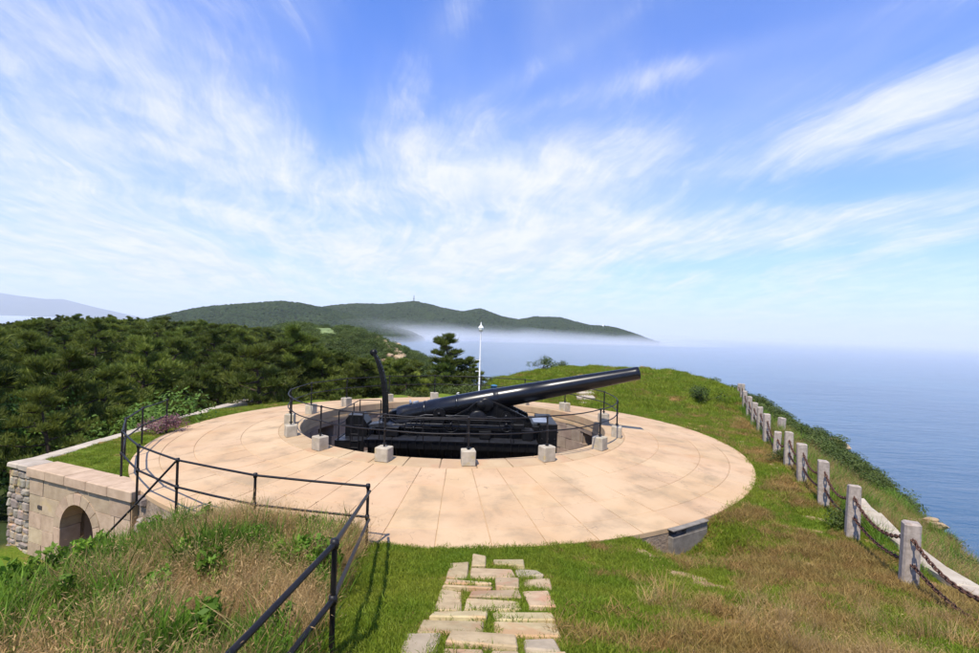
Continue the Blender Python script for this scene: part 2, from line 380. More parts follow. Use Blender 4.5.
fs = fs[~((ts_ > 1.25) & (ts_ < 3.15) & (tb_ < -0.08) & (tb_ > -4.2))]      # tunnel corridor
me = bpy.data.meshes.new('ground')
me.vertices.add(len(vs)); me.vertices.foreach_set('co', vs.astype(np.float32).ravel())
me.loops.add(fs.size); me.loops.foreach_set('vertex_index', fs.astype(np.int32).ravel())
me.polygons.add(len(fs)); me.polygons.foreach_set('loop_start', np.arange(0, fs.size, 4, dtype=np.int32)); me.polygons.foreach_set('loop_total', np.full(len(fs), 4, np.int32))
me.update(calc_edges=True); me.polygons.foreach_set('use_smooth', np.ones(len(fs), bool))
def dryness(X, Y):
    """0 fresh green .. 1 straw"""
    d = 0.40 + 0.30*wob(X, Y, 0.75, 4.0) + 0.30*wob(X, Y, 2.3, 9.0) + 0.15*wob(X, Y, 5.5, 2.0)
    d = d + 0.14*ss(X, 1.8, 4.5)*(1-ss(Y, 10.0, 13))*ss(Y, 2.0, 5.0) + 0.12*(1-ss(Y, 4.5, 6.5))*ss(X, 1.2, 2.2)
    d = d - 0.08*ss(Y, 26, 34)*ss(X, -1, 4)
    d = d + 0.10*ss(X, 8.5, 10.5)*(1-ss(Y, 28, 36))
    d = d - 0.06*((X > -2.0) & (X < 1.9) & (Y < 10))
    return np.clip(d, 0, 1)
def bare(X, Y):
    """trodden bare earth, mostly on the right of the near slope"""
    n = wob(X, Y, 1.9, 6.0) + 0.55*wob(X, Y, 5.2, 2.0) + 0.3*wob(X, Y, 11.0, 5.0)
    z = ss(X, 1.6, 3.0)*(1-ss(Y, 12, 16)) + 0.75*ss(X, 4, 8)*ss(Y, 12, 15)*(1-ss(Y, 24, 30)) + 0.5*((X > -2.2) & (X < 2) & (Y < 10)) + 0.62*ss(Y, 28, 33)*ss(X, 0, 4)
    e = (1.25+0.5*wob(X, Y, 6.0, 1.0))*np.exp(-((X-2.9-0.55*(9.8-Y))/0.30)**2 - ((Y-8.9)/1.0)**2) + 1.1*np.exp(-((X-3.25)/0.5)**2 - ((Y-10.1)/0.3)**2)
    return ss(n*z + e, 0.40, 0.66)
fx, fy = GX.ravel(), GY.ravel()
cd = coast_d(fx, fy)
rockm = ss(-cd, -0.8, 1.5) + 0.8*ss(-cd, -3.0, 0)*(wob(fx, fy, 0.8, 7.0) > 0.25)
rockm = np.clip(rockm + 0.85*bare(fx, fy), 0, 1)
b_ = (fx-PW[0])*PN[0] + (fy-PW[1])*PN[1]
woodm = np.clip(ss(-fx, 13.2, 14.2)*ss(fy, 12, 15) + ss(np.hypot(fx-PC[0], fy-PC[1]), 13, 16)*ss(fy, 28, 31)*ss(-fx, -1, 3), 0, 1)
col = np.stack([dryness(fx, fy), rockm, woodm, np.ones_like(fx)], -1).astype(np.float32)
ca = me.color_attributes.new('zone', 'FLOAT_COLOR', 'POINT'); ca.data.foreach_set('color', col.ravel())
M_ground = bpy.data.materials.new('ground cover'); M_ground.use_nodes = True
t = M_ground.node_tree; b = t.nodes['Principled BSDF']
at = t.nodes.new('ShaderNodeAttribute'); at.attribute_name = 'zone'
se = t.nodes.new('ShaderNodeSeparateColor'); t.links.new(at.outputs['Color'], se.inputs[0])
geo = t.nodes.new('ShaderNodeNewGeometry'); pos = geo.outputs['Position']
n1 = noise(t, pos, 2.2, 8, 0.65); n2 = noise(t, pos, 14, 6, 0.7); n3 = noise(t, pos, 0.8, 5, 0.6)
green = mixc(t, n2.ss(0.3, 0.7), (0.080, 0.140, 0.010), (0.165, 0.190, 0.024))
straw = mixc(t, n2.ss(0.3, 0.7), (0.20, 0.105, 0.036), (0.32, 0.20, 0.075))
dryf = (NX(t, se.outputs[0]) + (n1 - 0.5) * 0.9 + (n2 - 0.5) * 0.5).ss(0.30, 0.72)
cg = mixc(t, dryf, green, straw)
earth = mixc(t, n1.ss(0.35, 0.65), (0.33, 0.185, 0.085), (0.48, 0.345, 0.20))
cg = mixc(t, (NX(t, se.outputs[1]) + (n1 - 0.5) * 1.2).ss(0.45, 0.65), cg, earth)
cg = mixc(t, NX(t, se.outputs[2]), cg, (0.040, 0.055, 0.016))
t.links.new(cg, b.inputs['Base Color']); b.inputs['Roughness'].default_value = 0.95; b.inputs['Specular IOR Level'].default_value = 0.1
bn = t.nodes.new('ShaderNodeBump'); bn.inputs['Strength'].default_value = 0.8; bn.inputs['Distance'].default_value = 0.06
t.links.new((n2 + n1).k, bn.inputs['Height']); t.links.new(bn.outputs[0], b.inputs['Normal'])
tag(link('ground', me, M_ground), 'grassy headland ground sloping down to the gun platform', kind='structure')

# ------------------------------------------------------------------ sea
def sea_mat():
    m = bpy.data.materials.new('sea water'); m.use_nodes = True; t = m.node_tree; b = t.nodes['Principled BSDF']
    geo = t.nodes.new('ShaderNodeNewGeometry'); pos = geo.outputs['Position']
    a = noise(t, pos, 0.012, 5, 0.6)
    t.links.new(mixc(t, a.ss(0.35, 0.65), (0.014, 0.070, 0.135), (0.022, 0.090, 0.160)), b.inputs['Base Color'])
    b.inputs['Roughness'].default_value = 0.16; b.inputs['IOR'].default_value = 1.33
    mp = t.nodes.new('ShaderNodeMapping'); mp.inputs['Rotation'].default_value = (0, 0, 0.5); mp.inputs['Scale'].default_value = (0.32, 0.9, 1); t.links.new(pos, mp.inputs[0])
    h = noise(t, mp.outputs[0], 0.35, 6, 0.62) * 1.0 + noise(t, mp.outputs[0], 0.06, 3, 0.5) * 1.6
    bn = t.nodes.new('ShaderNodeBump'); bn.inputs['Strength'].default_value = 0.75; bn.inputs['Distance'].default_value = 1.1
    t.links.new(h.k, bn.inputs['Height']); t.links.new(bn.outputs[0], b.inputs['Normal'])
    return m
SEA = -24.0
mb = MB(); mb.add([(-30000,-2000,SEA),(30000,-2000,SEA),(30000,30000,SEA),(-30000,30000,SEA)], [(0,1,2,3)])
tag(mb.build('sea', sea_mat()), 'calm blue sea stretching to the hazy horizon', kind='structure')

# ------------------------------------------------------------------ far hills
F_, CX, CY = 510.0, 489.5, 329.5
def hill(name, prof, Y, depth, label, base=SEA-3, n=260, m=34, rough=5.0, seed=0.0, matl=None):
    """ridge whose crest follows a list of (bearing as picture x, rise as picture y) at distance Y"""
    px = np.linspace(prof[0][0], prof[-1][0], n); py = np.interp(px, [p[0] for p in prof], [p[1] for p in prof])
    hor = CY + (px-CX)*0.0305
    Xc = (px-CX)/F_*Y; Zc = 4.25 + (hor-py)/F_*Y
    vs = []; 
    for j in range(m+1):
        tt = j/m*2-1                                   # -1 front foot .. 1 back foot
        y = Y + tt*depth*(1 + 0.15*np.sin(Xc/260+seed))
        prof_t = (math.cos(math.pi*tt)*0.5+0.5)**0.75
        gul = 1 + (1-abs(tt))*abs(tt)*0.55*np.sin(Xc/(0.05*Y)+seed+2.2*tt)
        z = base + (Zc-base)*prof_t*np.where(abs(tt) < 0.02, 1, gul)
        z = np.minimum(z, 4.25 + (Zc-4.25)*np.maximum(y, Y*0.3)/Y if tt < 0 else Zc)
        z = z + rough*0.3*wob(Xc, y, 22.0/Y, seed)
        for q in range(n): vs.append((Xc[q]*(y[q]/Y if tt > 0 else 1), y[q], z[q]))
    fs = [(j*n+q, j*n+q+1, (j+1)*n+q+1, (j+1)*n+q) for j in range(m) for q in range(n-1)]
    mb = MB(); mb.add(vs, fs, True)
    o = mb.build(name, matl, fix=False); tag(o, label, kind='structure')
    return np.array(vs).reshape(m+1, n, 3), o
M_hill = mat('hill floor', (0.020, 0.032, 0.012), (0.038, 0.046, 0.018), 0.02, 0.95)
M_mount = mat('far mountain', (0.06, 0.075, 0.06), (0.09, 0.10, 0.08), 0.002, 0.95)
hillA, _ = hill('hill', [(120,332),(160,321.5),(180,317.5),(210,311),(250,305),(280,302),(300,304),(325,309.5),(350,316),(380,324),(410,333),(430,342)], 1150, 330, 'wooded green hill behind the pine wood', seed=0.4, matl=M_hill)
hillB, _ = hill('hill', [(270,330),(300,316),(325,309.5),(345,306.5),(360,305),(385,305),(413,302),(428,305),(440,309),(462,313),(480,310),(500,318),(517,321.5),(535,318),(560,318.5),(575,323),(590,327),(605,327.5),(618,331),(630,335.5),(640,341)], 1700, 380, 'long wooded headland running out into the bay', n=420, seed=1.9, matl=M_hill)
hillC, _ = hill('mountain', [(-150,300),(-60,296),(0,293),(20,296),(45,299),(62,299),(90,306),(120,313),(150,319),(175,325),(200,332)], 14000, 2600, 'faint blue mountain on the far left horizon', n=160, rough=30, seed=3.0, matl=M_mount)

# ------------------------------------------------------------------ scatter with geometry nodes (uncountable growth only)
src_col = {}
def scatter(name, pts, scl, variants, matl, label, tilt=0.15, kind='stuff', cat=None, parent=None):
    pts = np.asarray(pts, np.float32); n = len(pts)
    me = bpy.data.meshes.new(name); me.vertices.add(n); me.vertices.foreach_set('co', pts.ravel())
    rot = np.stack([np.random.normal(0, tilt, n), np.random.normal(0, tilt, n), np.random.uniform(0, 6.283, n)], -1).astype(np.float32)
    a = me.attributes.new('rot', 'FLOAT_VECTOR', 'POINT'); a.data.foreach_set('vector', rot.ravel())
    s3 = np.asarray(scl, np.float32)
    if s3.ndim == 1: s3 = np.repeat(s3[:, None], 3, 1)
    a = me.attributes.new('scl', 'FLOAT_VECTOR', 'POINT'); a.data.foreach_set('vector', np.ascontiguousarray(s3, np.float32).ravel())
    me.materials.append(matl)
    col = bpy.data.collections.new(name + '_source')
    for i, vm in enumerate(variants):
        if matl is not None and not vm.materials: vm.materials.append(matl)
        col.objects.link(bpy.data.objects.new(name + '_piece', vm))
    o = bpy.data.objects.new(name, me); C.objects.link(o)
    g = bpy.data.node_groups.new(name + '_scatter', 'GeometryNodeTree')
    g.interface.new_socket('Geometry', in_out='INPUT', socket_type='NodeSocketGeometry')
    g.interface.new_socket('Geometry', in_out='OUTPUT', socket_type='NodeSocketGeometry')
    gi = g.nodes.new('NodeGroupInput'); go = g.nodes.new('NodeGroupOutput')
    ci = g.nodes.new('GeometryNodeCollectionInfo'); ci.inputs['Collection'].default_value = col
    ci.inputs['Separate Children'].default_value = True; ci.inputs['Reset Children'].default_value = True
    ip = g.nodes.new('GeometryNodeInstanceOnPoints'); ip.inputs['Pick Instance'].default_value = True
    rv = g.nodes.new('FunctionNodeRandomValue'); rv.data_type = 'INT'
    for s_ in rv.inputs:
        if s_.name == 'Max' and s_.type == 'INT': s_.default_value = len(variants)-1
        if s_.name == 'Min' and s_.type == 'INT': s_.default_value = 0
    out = [s_ for s_ in rv.outputs if s_.type == 'INT'][0]
    def nat(nm):
        q = g.nodes.new('GeometryNodeInputNamedAttribute'); q.data_type = 'FLOAT_VECTOR'; q.inputs['Name'].default_value = nm
        return [s_ for s_ in q.outputs if s_.enabled and s_.name == 'Attribute'][0]
    e2r = g.nodes.new('FunctionNodeEulerToRotation')
    g.links.new(nat('rot'), e2r.inputs[0])
    g.links.new(gi.outputs[0], ip.inputs['Points']); g.links.new(ci.outputs[0], ip.inputs['Instance'])
    g.links.new(out, ip.inputs['Instance Index']); g.links.new(e2r.outputs[0], ip.inputs['Rotation']); g.links.new(nat('scl'), ip.inputs['Scale'])
    g.links.new(ip.outputs[0], go.inputs[0])
    md = o.modifiers.new('scatter', 'NODES'); md.node_group = g
    tag(o, label, cat, kind=kind)
    if parent: o.parent = parent
    return o
def tuft(nb, h, spread, w, lean, seed, segs=3):
    rs = random.Random(seed); mb = MB()
    for _ in range(nb):
        a = rs.uniform(0, 6.283); r = spread*math.sqrt(rs.random()); bx, by = r*math.cos(a), r*math.sin(a)
        la = rs.uniform(0, 6.283); ln = lean*rs.uniform(0.3, 1.3); hh = h*rs.uniform(0.55, 1.15); ww = w*rs.uniform(0.7, 1.3)
        fa = rs.uniform(0, 3.1416); fx, fy = math.cos(fa)*ww/2, math.sin(fa)*ww/2
        vs = []
        for i in range(segs):
            tt = i/segs; ox = bx + math.cos(la)*ln*hh*tt**1.7; oy = by + math.sin(la)*ln*hh*tt**1.7; z = hh*tt*(1-0.25*ln*tt) - 0.01
            k = 1-0.55*tt; vs += [(ox-fx*k, oy-fy*k, z), (ox+fx*k, oy+fy*k, z)]
        vs.append((bx+math.cos(la)*ln*hh, by+math.sin(la)*ln*hh, hh*(1-0.25*ln)))
        fs = [(2*i, 2*i+1, 2*i+3, 2*i+2) for i in range(segs-1)] + [(2*segs-2, 2*segs-1, 2*segs)]
        mb.add(vs, fs)
    return mb.mesh('tuft')
def seedgrass(nb, h, spread, seed):
    """tall straw with drooping seed heads"""
    me0 = tuft(nb, h, spread, 0.0055, 0.65, seed, 3)
    rs = random.Random(seed+99); mb = MB()
    mb.v = [tuple(v.co) for v in me0.vertices]; mb.f = [tuple(p.vertices) for p in me0.polygons]; mb.sm = [False]*len(mb.f)
    for p in list(me0.polygons):
        if len(p.vertices) == 3 and rs.random() < 0.45:
            tip = me0.vertices[p.vertices[2]].co; l = rs.uniform(0.03, 0.06); a = rs.uniform(0, 6.28); d = Vector((math.cos(a)*0.6, math.sin(a)*0.6, rs.uniform(-0.2, 0.7))).normalized()
            s_ = d.cross(Vector((0, 0, 1))).normalized()*0.004; c_ = tip + d*l*0.45
            mb.add([tip, c_+s_, tip+d*l, c_-s_], [(0, 1, 2, 3)])
    return mb.mesh('straw')

# ------------------------------------------------------------------ gun platform with pit
def apz(r): return Z_RIM*(R_OUT-r)/(R_OUT-R_PIT)
plat = empty('gun_platform', (PC[0], PC[1], 0))
tag(plat, 'round pink concrete gun platform with a sunken gun pit at its centre', 'gun platform')
def sector(r0, r1, a0, a1, z0f, z1f, th, n, ch=0.012):
    """curved slab: top follows the sloped apron"""
    mb = MB(); vs = []
    for i in range(n+1):
        a = a0 + (a1-a0)*i/n
        c_, s_ = math.cos(a), math.sin(a)
        e = ch/((r0+r1)/2) if i == 0 else (-ch/((r0+r1)/2) if i == n else 0)
        c2, s2 = math.cos(a+e), math.sin(a+e)
        vs += [(r0*c_, r0*s_, z0f-th), (r0*c_, r0*s_, z0f-ch), ((r0+ch)*c2, (r0+ch)*s2, z0f), ((r1-ch)*c2, (r1-ch)*s2, z1f), (r1*c_, r1*s_, z1f-ch), (r1*c_, r1*s_, z1f-th)]
    fs = []
    for i in range(n):
        for k in range(5): fs.append((i*6+k, i*6+k+1, (i+1)*6+k+1, (i+1)*6+k))
    fs += [tuple(range(6)), tuple(range(n*6+5, n*6-1, -1))]
    mb.add(vs, fs); return mb
# bed under the slabs, vertical edge
mb = MB()
mb.lathe([(R_PIT+0.02, -0.02), (R_PIT+0.02, Z_RIM-0.014), (R_OUT-0.03, -0.014), (R_OUT-0.03, -0.10)], 160)
mb.build('joint_bed', M_joint, plat)
mb = MB(); mb.lathe([(R_OUT-0.015, -0.10), (R_OUT+0.01, -0.9), (R_OUT+0.06, -2.7)], 160); mb.build('rubble_base', M_kerb, plat)
rings = [6.62, 7.80, 9.15, 10.05, R_OUT]
gap = 0.005
for ri in range(4):
    r0, r1 = rings[ri]+0.005, rings[ri+1]-0.005
    ns = 60
    st = 2*math.pi/ns; ga = gap/((r0+r1)/2)
    base = sector(r0, r1, ga/2, st-ga/2, apz(r0), apz(r1), 0.11, 3).build('slab', M_slab, plat)
    off = 0.03
    base.rotation_euler.z = off
    for q in range(1, ns):
        c_ = base.copy(); C.objects.link(c_); c_.parent = plat; c_.rotation_euler.z = off + q*st
        c_.location.z = random.uniform(-0.0025, 0.0025)
# coping ring round the pit
ns = 40; st = 2*math.pi/ns
base = sector(R_PIT, 6.62-gap/2, 0.0009, st-0.0009, Z_RIM+0.012, apz(6.62)+0.012, 0.30, 4, 0.02).build('coping_stone', M_coping, plat)
for q in range(1, ns):
    c_ = base.copy(); C.objects.link(c_); c_.parent = plat; c_.rotation_euler.z = q*st
# pit wall courses: near half is hidden by the rim, the far half is built stone by stone
PIT_FLOOR = -1.75
NICHE = [(R_(14), 0.70), (R_(62), 0.70), (R_(118), 0.70), (R_(166), 0.70)]
courses = [(-1.75, -1.22), (-1.22, -0.70), (-0.70, -0.20), (-0.20, 0.16)]
nb = 34; a_lo, a_hi = R_(-24), R_(204); stp = (a_hi-a_lo)/nb
for ci, (z0, z1) in enumerate(courses):
    g_ = 0.012
    ga = g_/R_PIT
    tmpl = None
    for q in range(nb):
        a = a_lo + stp*(q + (0.5 if ci % 2 else 0)); mid = a + stp/2
        if any(abs(mid-na) < nw/R_PIT for na, nw in NICHE) and ci < 3: continue
        if tmpl is None:
            mb = sector(R_PIT+0.045, R_PIT+0.30, ga/2, stp-ga/2, z1-g_/2, z1-g_/2, z1-z0-g_, 2, 0.012)
            tmpl = mb.build('wall_stone', M_pitwall, plat); o = tmpl
        else:
            o = tmpl.copy(); C.objects.link(o); o.parent = plat
        o.rotation_euler.z = a; s_ = random.uniform(0.997, 1.003); o.scale = (s_, s_, 1)
mb = MB(); mb.lathe([(R_PIT+0.075, Z_RIM-0.30), (R_PIT+0.075, PIT_FLOOR-0.02)], 96, a0=R_(-26), a1=R_(206))
mb2 = MB()
# lining with niche openings left out
n_seg = 240
for q in range(n_seg):
    a0_ = 2*math.pi*q/n_seg; a1_ = 2*math.pi*(q+1)/n_seg; am = (a0_+a1_)/2
    zt = Z_RIM-0.28; zb = PIT_FLOOR-0.02
    for na, nw in NICHE:
        dd = abs((am-na+math.pi) % (2*math.pi)-math.pi)*R_PIT
        if dd < nw-0.02:
            zb = -0.62 + 0.50*math.sqrt(max(0, 1-(dd/(nw-0.02))**2)) + 0.26
    r = R_PIT+0.075
    mb2.add([(r*math.cos(a0_), r*math.sin(a0_), zb), (r*math.cos(a1_), r*math.sin(a1_), zb), (r*math.cos(a1_), r*math.sin(a1_), zt), (r*math.cos(a0_), r*math.sin(a0_), zt)], [(0,1,2,3)])
mb2.build('pit_lining', M_pitwall, plat)
for na, nw in NICHE:
    mb = MB(); seg = 8; r0, r1 = R_PIT+0.08, R_PIT+1.1
    fr, bk = [], []
    for i_ in range(seg+1):
        tt = -1 + 2*i_/seg; a = na + tt*nw/R_PIT; zt = -0.36 + 0.50*math.sqrt(max(0, 1-tt*tt))
        fr.append((r0*math.cos(a), r0*math.sin(a), zt)); bk.append((r1*math.cos(a), r1*math.sin(a), zt))
    fr = [(fr[0][0], fr[0][1], PIT_FLOOR)] + fr + [(fr[-1][0], fr[-1][1], PIT_FLOOR)]
    bk = [(bk[0][0], bk[0][1], PIT_FLOOR)] + bk + [(bk[-1][0], bk[-1][1], PIT_FLOOR)]
    k_ = len(fr)
    mb.add(fr+bk, [(i_, i_+1, k_+i_+1, k_+i_) for i_ in range(k_-1)] + [tuple(range(2*k_-1, k_-1, -1))])
    mb.build('shell_niche', M_pitwall, plat)
mb = MB(); mb.lathe([(0.0, PIT_FLOOR), (R_PIT+1.15, PIT_FLOOR)], 96); mb.build('pit_floor', M_pitfloor, plat)

# ------------------------------------------------------------------ railing round the pit
pr = empty('pit_railing', (PC[0], PC[1], 0))
tag(pr, 'black two-rail pipe railing on concrete blocks ringing the gun pit', 'railing')
RB = 6.33
bang = [-148, -127, -105, -83, -61, -38, -16.5, 10, 38, 60, 82, 104, 126, 148, 170, 192]
zb0 = apz(RB)+0.012
blk = None
for a in bang:
    mb = MB(); A = R_(a)
    if blk is None:
        mb.box((-0.185, -0.195, 0), (0.185, 0.195, 0.42), ch=0.022, jit=0.006); blk = mb.build('concrete_block', M_block, pr); o = blk
    else:
        o = blk.copy(); C.objects.link(o); o.parent = pr
    o.location = (RB*math.cos(A), RB*math.sin(A), zb0-0.02); o.rotation_euler.z = A + random.uniform(-0.06, 0.06)
    o.scale = (random.uniform(0.94, 1.06), random.uniform(0.94, 1.06), random.uniform(0.95, 1.05))
pst = None
for a in bang:
    A = R_(a)
    if pst is None:
        mb = MB(); mb.tube([(0,0,0.40),(0,0,1.32)], 0.027, 8); mb.tube([(0,0,0.445),(0,0,0.475)], 0.06, 8)
        for zz in (0.86, 1.30): mb.lathe([(0.0,zz-0.045),(0.035,zz-0.03),(0.043,zz),(0.035,zz+0.03),(0.0,zz+0.045)], 8)
        pst = mb.build('post', M_iron, pr); o = pst
    else: o = pst.copy(); C.objects.link(o); o.parent = pr
    o.location = (RB*math.cos(A), RB*math.sin(A), zb0)
    o.rotation_euler = (random.uniform(-0.015, 0.015), random.uniform(-0.015, 0.015), 0)
for zz in (0.86, 1.30):
    pts = []
    for i_, a in enumerate(bang):
        a2 = bang[(i_+1) % len(bang)] + (360 if i_ == len(bang)-1 else 0)
        for q in range(5):
            tt = q/5; A = R_(a+(a2-a)*tt); pts.append((RB*math.cos(A), RB*math.sin(A), zb0+zz-0.02*math.sin(math.pi*tt)))
    mb = MB(); mb.tube(pts, 0.019, 8, closed=True); mb.build('rail', M_iron, pr)

# ------------------------------------------------------------------ the gun
gun = empty('coastal_gun', (PC[0], PC[1], PIT_FLOOR)); G0 = Vector((PC[0], PC[1], PIT_FLOOR))
tag(gun, 'huge black coastal gun on its riveted carriage inside the round pit', 'gun')
def gpart(mb, name, m, parent=None, shift=True):
    """vertices are given in world space; store them relative to the gun's base"""
    mb.v = [tuple(Vector(p)-G0) for p in mb.v]
    return mb.build(name, m, parent or gun)
BR = Vector((-3.64, 20.90, 0.60)); MZ = Vector((5.97, 20.20, 2.71))
ax_ = (MZ-BR).normalized(); L_ = (MZ-BR).length
sidev = Vector((0,0,1)).cross(ax_).normalized()         # points to the far side
upv = ax_.cross(sidev)
MG = Matrix(((sidev.x, upv.x, ax_.x, BR.x), (sidev.y, upv.y, ax_.y, BR.y), (sidev.z, upv.z, ax_.z, BR.z), (0,0,0,1)))
prof = [(0.0,0.0),(0.30,0.0),(0.36,0.03),(0.385,0.10),(0.40,0.35),(0.40,1.30),(0.425,1.34),(0.428,2.9),(0.428,4.02),(0.424,4.06),(0.410,4.09),(0.405,4.35),(0.395,4.9),(0.385,5.6),(0.376,5.62),(0.36,6.4),(0.325,7.6),(0.295,8.6),(0.268,9.35),(0.258,9.62),(0.262,9.70),(0.262,L_-0.03),(0.245,L_),(0.15,L_),(0.142,L_-0.02),(0.140,L_-1.2),(0.0,L_-1.2)]
mb = MB(); mb.lathe(prof, 48, MG)
barrel = gpart(mb, 'barrel', M_barrel)
for z_, r_, w_ in ((4.22, 0.418, 0.05), (1.20, 0.412, 0.10), (2.55, 0.436, 0.12)):
    mb = MB(); mb.lathe([(r_-0.02, z_-w_/2), (r_+0.004, z_-w_/2+0.008), (r_+0.004, z_+w_/2-0.008), (r_-0.02, z_+w_/2)], 40, MG); gpart(mb, 'hoop', M_barrel, barrel)
mb = MB(); mb.box((-0.30,-0.30,-0.26),(0.30,0.28,0.06), MG, ch=0.04); mb.box((-0.42,-0.12,-0.20),(-0.28,0.12,-0.02), MG, ch=0.02); gpart(mb, 'breech_block', M_black, barrel)
mb = MB(); mb.lathe([(0,0),(0.05,0.0),(0.06,0.05),(0.035,0.09),(0.035,0.16),(0,0.17)], 12, MG @ Matrix.Translation((0,0.40,0.62)) @ Matrix.Rotation(-math.pi/2, 4, 'X')); mb.box((-0.05,0.38,0.72),(0.05,0.47,0.95), MG, ch=0.015); gpart(mb, 'sight', M_steelplate, barrel)
for s_ in (-1, 1):
    mb = MB(); T_ = MG @ Matrix.Translation((0,-0.04,3.55)) @ Matrix.Rotation(s_*math.pi/2, 4, 'Y'); mb.lathe([(0.17,0.35),(0.17,0.86),(0.15,0.89),(0,0.89)], 20, T_); gpart(mb, 'trunnion', M_black, barrel)
MX = lambda yc: Matrix.Translation((0, yc, 0))
YC = 20.62                                                # mid plane of the carriage
cheek = [(-3.05,0.44),(-2.95,0.60),(-2.2,0.66),(-1.35,0.80),(-0.75,1.12),(-0.42,1.40),(-0.05,1.47),(0.28,1.42),(0.55,1.32),(1.68,0.80),(1.72,0.44)]
for s_, yy in ((-1, YC-0.66), (1, YC+0.66)):
    mb = MB(); mb.prism(cheek, yy-0.035, yy+0.035)
    cp = gpart(mb, 'carriage_cheek', M_black)
    # flange following the outline, rivets along it
    mb = MB(); rv_ = MB()
    for (p, q) in zip(cheek[1:-1], cheek[2:]):
        P_, Q_ = Vector((p[0], yy, p[1])), Vector((q[0], yy, q[1])); d_ = Q_-P_; l_ = d_.length; d_.normalize(); n_ = Vector((-d_.z, 0, d_.x))
        Mx = Matrix(((d_.x, 0, n_.x, P_.x), (0, 1, 0, P_.y), (d_.z, 0, n_.z, P_.z), (0,0,0,1)))
        mb.box((0.0, -0.11, -0.035), (l_, 0.11, 0.012), Mx)
        k_ = max(1, int(l_/0.10))
        for i_ in range(k_):
            for zz in (-0.09,):
                c_ = P_ + d_*(l_*(i_+0.5)/k_) + n_*zz
                rv_.lathe([(0.024,0),(0.02,0.014),(0,0.022)], 6, Matrix.Translation((c_.x, yy-0.036, c_.z)) @ Matrix.Rotation(math.pi/2, 4, 'X'))
            c_ = P_ + d_*(l_*(i_+0.5)/k_) + n_*0.013
            rv_.lathe([(0.026,0),(0.022,0.018),(0,0.028)], 6, Matrix.Translation((c_.x, yy-0.07, c_.z)))
    gpart(mb, 'flange', M_black, cp)
    o = gpart(rv_, 'rivet', M_black, cp); tag(o, kind='stuff')
    mb = MB()
    for xx in (-2.3, -1.5, -0.6, 0.4, 1.15):
        zt = np.interp(xx, [p[0] for p in cheek[1:-1]], [p[1] for p in cheek[1:-1]])
        mb.box((xx-0.03, yy-0.09, 0.45), (xx+0.03, yy-0.034, zt-0.04))
    gpart(mb, 'stiffener', M_black, cp)
    mb = MB(); mb.lathe([(0,0),(0.26,0),(0.30,0.03),(0.30,0.10),(0.2,0.13),(0,0.14)], 24, Matrix.Translation((-0.05, yy-0.03*1, 1.30)) @ Matrix.Rotation(math.pi/2, 4, 'X')); gpart(mb, 'trunnion_cap', M_black, cp)
# cross members between the cheeks
for xx in (-2.7, -1.0, 1.45):
    mb = MB(); mb.box((xx-0.12, YC-0.62, 0.46), (xx+0.12, YC+0.62, 0.72), ch=0.02); gpart(mb, 'transom', M_black)
# lower slide: two long girders
for yy in (YC-0.98, YC+0.98):
    mb = MB(); mb.box((-4.25, yy-0.03, -0.72), (2.72, yy+0.03, 0.38))
    mb.box((-4.27, yy-0.16, 0.38), (2.74, yy+0.16, 0.425)); mb.box((-4.27, yy-0.16, -0.76), (2.74, yy+0.16, -0.72))
    gd = gpart(mb, 'slide_girder', M_black)
    mb = MB()
    for i_ in range(13):
        xx = -4.1+i_*0.555; mb.box((xx-0.025, yy-0.14, -0.70), (xx+0.025, yy-0.031, 0.37))
    gpart(mb, 'stiffener', M_black, gd)
    rv_ = MB()
    for i_ in range(60):
        for zz in (0.31, -0.64): rv_.lathe([(0.022,0),(0.018,0.012),(0,0.02)], 6, Matrix.Translation((-4.2+i_*0.116, yy-0.031, zz)) @ Matrix.Rotation(math.pi/2, 4, 'X'))
    o = gpart(rv_, 'rivet', M_black, gd); tag(o, kind='stuff')
mb = MB(); mb.box((2.02, YC-1.22, -0.80), (2.70, YC+1.22, 0.72), ch=0.03); fb = gpart(mb, 'front_buffer', M_black)
mb = MB(); mb.box((1.75, YC-1.18, 0.432), (2.015, YC+1.18, 0.62), ch=0.02); gpart(mb, 'buffer_step', M_black, fb)
mb = MB(); mb.box((1.78, YC-1.10, 0.73), (2.36, YC-0.25, 0.80), ch=0.015); gpart(mb, 'cover_plate', M_steelplate, fb)
mb = MB()
for xx in (2.12, 2.36, 2.60):
    for zz in (-0.55, -0.2, 0.15, 0.5): mb.lathe([(0.035,0),(0.028,0.02),(0,0.03)], 8, Matrix.Translation((xx, YC-1.22, zz)) @ Matrix.Rotation(math.pi/2, 4, 'X'))
o = gpart(mb, 'bolt', M_black, fb); tag(o, kind='stuff')
mb = MB(); mb.box((-4.5, YC-1.22, -0.80), (-4.26, YC+1.22, 0.36), ch=0.03); gpart(mb, 'rear_transom', M_black)
# recoil cylinders lying on the slide
for yy in (YC-0.34, YC+0.34):
    mb = MB(); T_ = Matrix.Translation((-4.2, yy, 0.40)) @ Matrix.Rotation(R_(86), 4, 'Y'); mb.lathe([(0,0),(0.15,0),(0.17,0.04),(0.17,0.25),(0.13,0.28),(0.13,5.2),(0.17,5.22),(0.17,5.5),(0,5.52)], 20, T_); gpart(mb, 'recoil_cylinder', M_black)
